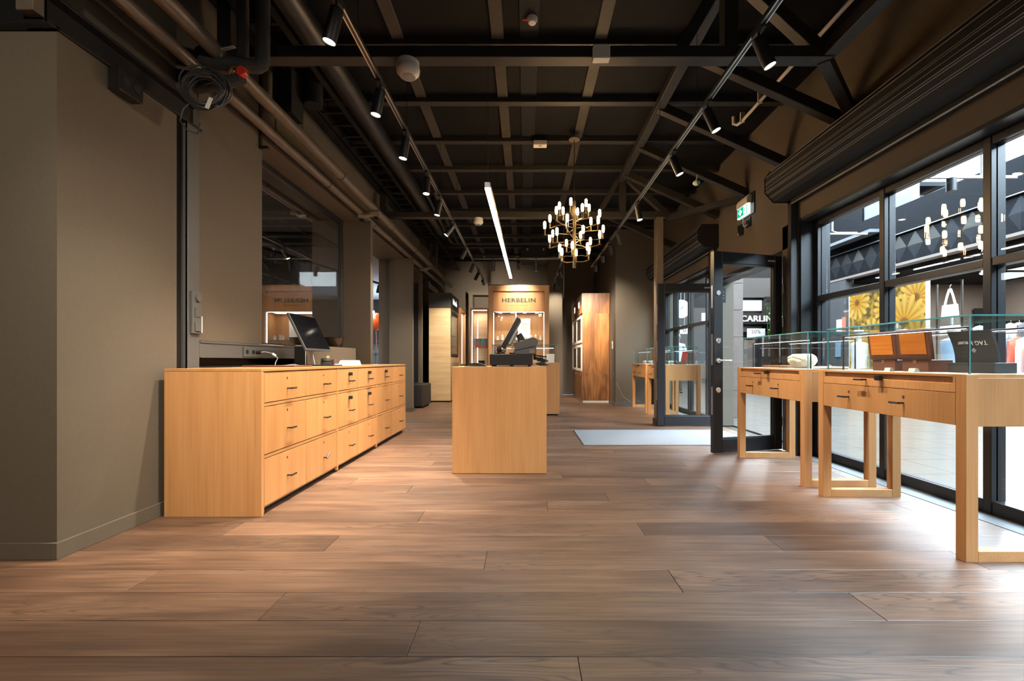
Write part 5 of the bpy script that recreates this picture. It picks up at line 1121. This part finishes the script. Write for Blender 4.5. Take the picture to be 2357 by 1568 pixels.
# ================================================================== THE SHOP NEXT DOOR (left)
nb = stem('wall_neighbour')
bx('ceiling_panel', 'nroom', nb, -8.2, -2.92, 2.4, 15.4, 3.05, 3.15); bx('side_wall', 'wall', nb, -8.3, -8.2, 2.4, 15.4, 0, 3.1); bx('near_wall', 'wall_dark', nb, -8.2, -4.0, 2.4, 2.5, 0, 3.05); bx('far_wall', 'mallg', nb, -8.2, -2.92, 15.3, 15.4, 0, 3.05); bx('bulkhead', 'wall_dark', nb, -5.6, -4.6, 9.0, 9.3, 2.5, 3.05)
fn = struct(bx('floor', 'facade2', None, -8.2, -2.9, 13.6, 15.4, -.12, 0)); fn.name = 'floor_neighbour'
t = thing('ceiling_cassette', 'black ceiling air conditioner behind the inner window', 'air conditioner', (-3.85, 7.7, 3.05)); MB().box(-.55, .5, -.45, .45, -.05, 0).build('panel', 'black', t, bevel=.01)
for s in (-1, 1): MB().bar((-.4, s*.36, -.052), (.36, s*.36, -.052), .05, .008).build('louvre', 'steel', t)
MB().box(-.25, .2, -.22, .22, -.056, -.05).build('grille', 'blackm', t)
t = thing('light_track', 'dark light track in the next shop behind the inner window', 'light track', (0,0,0)); MB().bar((-4.4, 7.0, 2.85), (-3.4, 11.5, 2.85), .04, .04).build('rail', 'black', t)
for i in range(4):
    p = Vector((-4.4, 7.0, 2.78)).lerp(Vector((-3.4, 11.5, 2.78)), .15+.24*i); t2 = thing('spotlight', f'{ORD[i]} spotlight on the track of the next shop', 'spotlight', p, 0, 'spotlights of the next shop'); h = link('head', HEAD, t2); h.rotation_euler = (.5, .4, 0); link('lens', LENS, h); link('adapter', ADAPT, t2, loc=(0,0,.09)); 
    l = bpy.data.lights.new('lamp', 'SPOT'); l.energy = 25; l.spot_size = 1.2; l.color = (1,.9,.8); o = bpy.data.objects.new('lamp', l); C.objects.link(o); o.parent = h; o.location = (0,0,-.17)
t = thing('iron_gate', 'black wrought iron gate with scrolls in the next shop', 'gate', (-4.15, 12.6, 0))
for x in (0, .25, .5): MB().cyl((x, 0, 0), (x, 0, 2.3), .012, 8).build('bar', 'black', t, True)
for z in (1.45, 1.15, .3): MB().box(-.2, .9, -.015, .015, z, z+.025).build('rail', 'black', t)
for (cx, cz, s) in ((.0, 1.25, 1), (.12, 1.95, -1), (.38, 1.98, 1), (.38, 1.0, 1), (.12, .7, -1), (.6, .75, 1)): MB().tube([(cx+s*(.09-.0035*k)*math.cos(.55*k), 0, cz+(.09-.0035*k)*math.sin(.55*k)) for k in range(22)], .007, 6).build('scroll', 'black', t, True)
tag(MB().sphere((0,0,0), .21, 20, 14, (1, 1, 1.15)).tube([(0,0,-.24), (.02,0,-.5), (-.01,0,-.8)], .004, 6).build('balloon', 'orange', None, True, loc=(-4.05, 12.3, 2.05)), 'orange balloon floating in the next shop', 'balloon')
t = thing('lit_showcase', 'bright white showcase at the back of the next shop', 'showcase', (-4.6, 14.6, 0)); MB().box(0, 1.3, 0, .5, 0, .3).build('base', 'black', t); MB().box(0, 1.3, .4, .5, .3, 1.7).build('back', 'mallw', t)
for k in range(5): MB().box(.1+.26*k, .13+.26*k, .1, .13, .3, 1.7).build('post', 'steel', t)
area('lamp', (.65, .1, 1.66), (0,0,0), 1.1, .2, 120, (.85,.93,1), t); MB().box(0, 1.3, 0, .5, 1.7, 1.76).build('roof', 'black', t)
t = thing('bare_bulb', 'bright bare bulb shining in the next shop between the wall fins', 'lamp', (-4.02, 12.0, 2.28)); MB().sphere((0,0,0), .035, 12, 8).build('bulb', 'lamp', t, True); MB().cyl((0,0,.03), (0,0,.77), .004, 6).build('flex', 'black', t)
area('room_glow', (-5.5, 6.5, 3.04), (0,0,0), 2.0, 2.0, 110, (1,.95,.9), nb); area('room_glow', (-5.0, 11.5, 3.04), (0,0,0), 2.0, 2.0, 110, (.85,.93,1), nb)
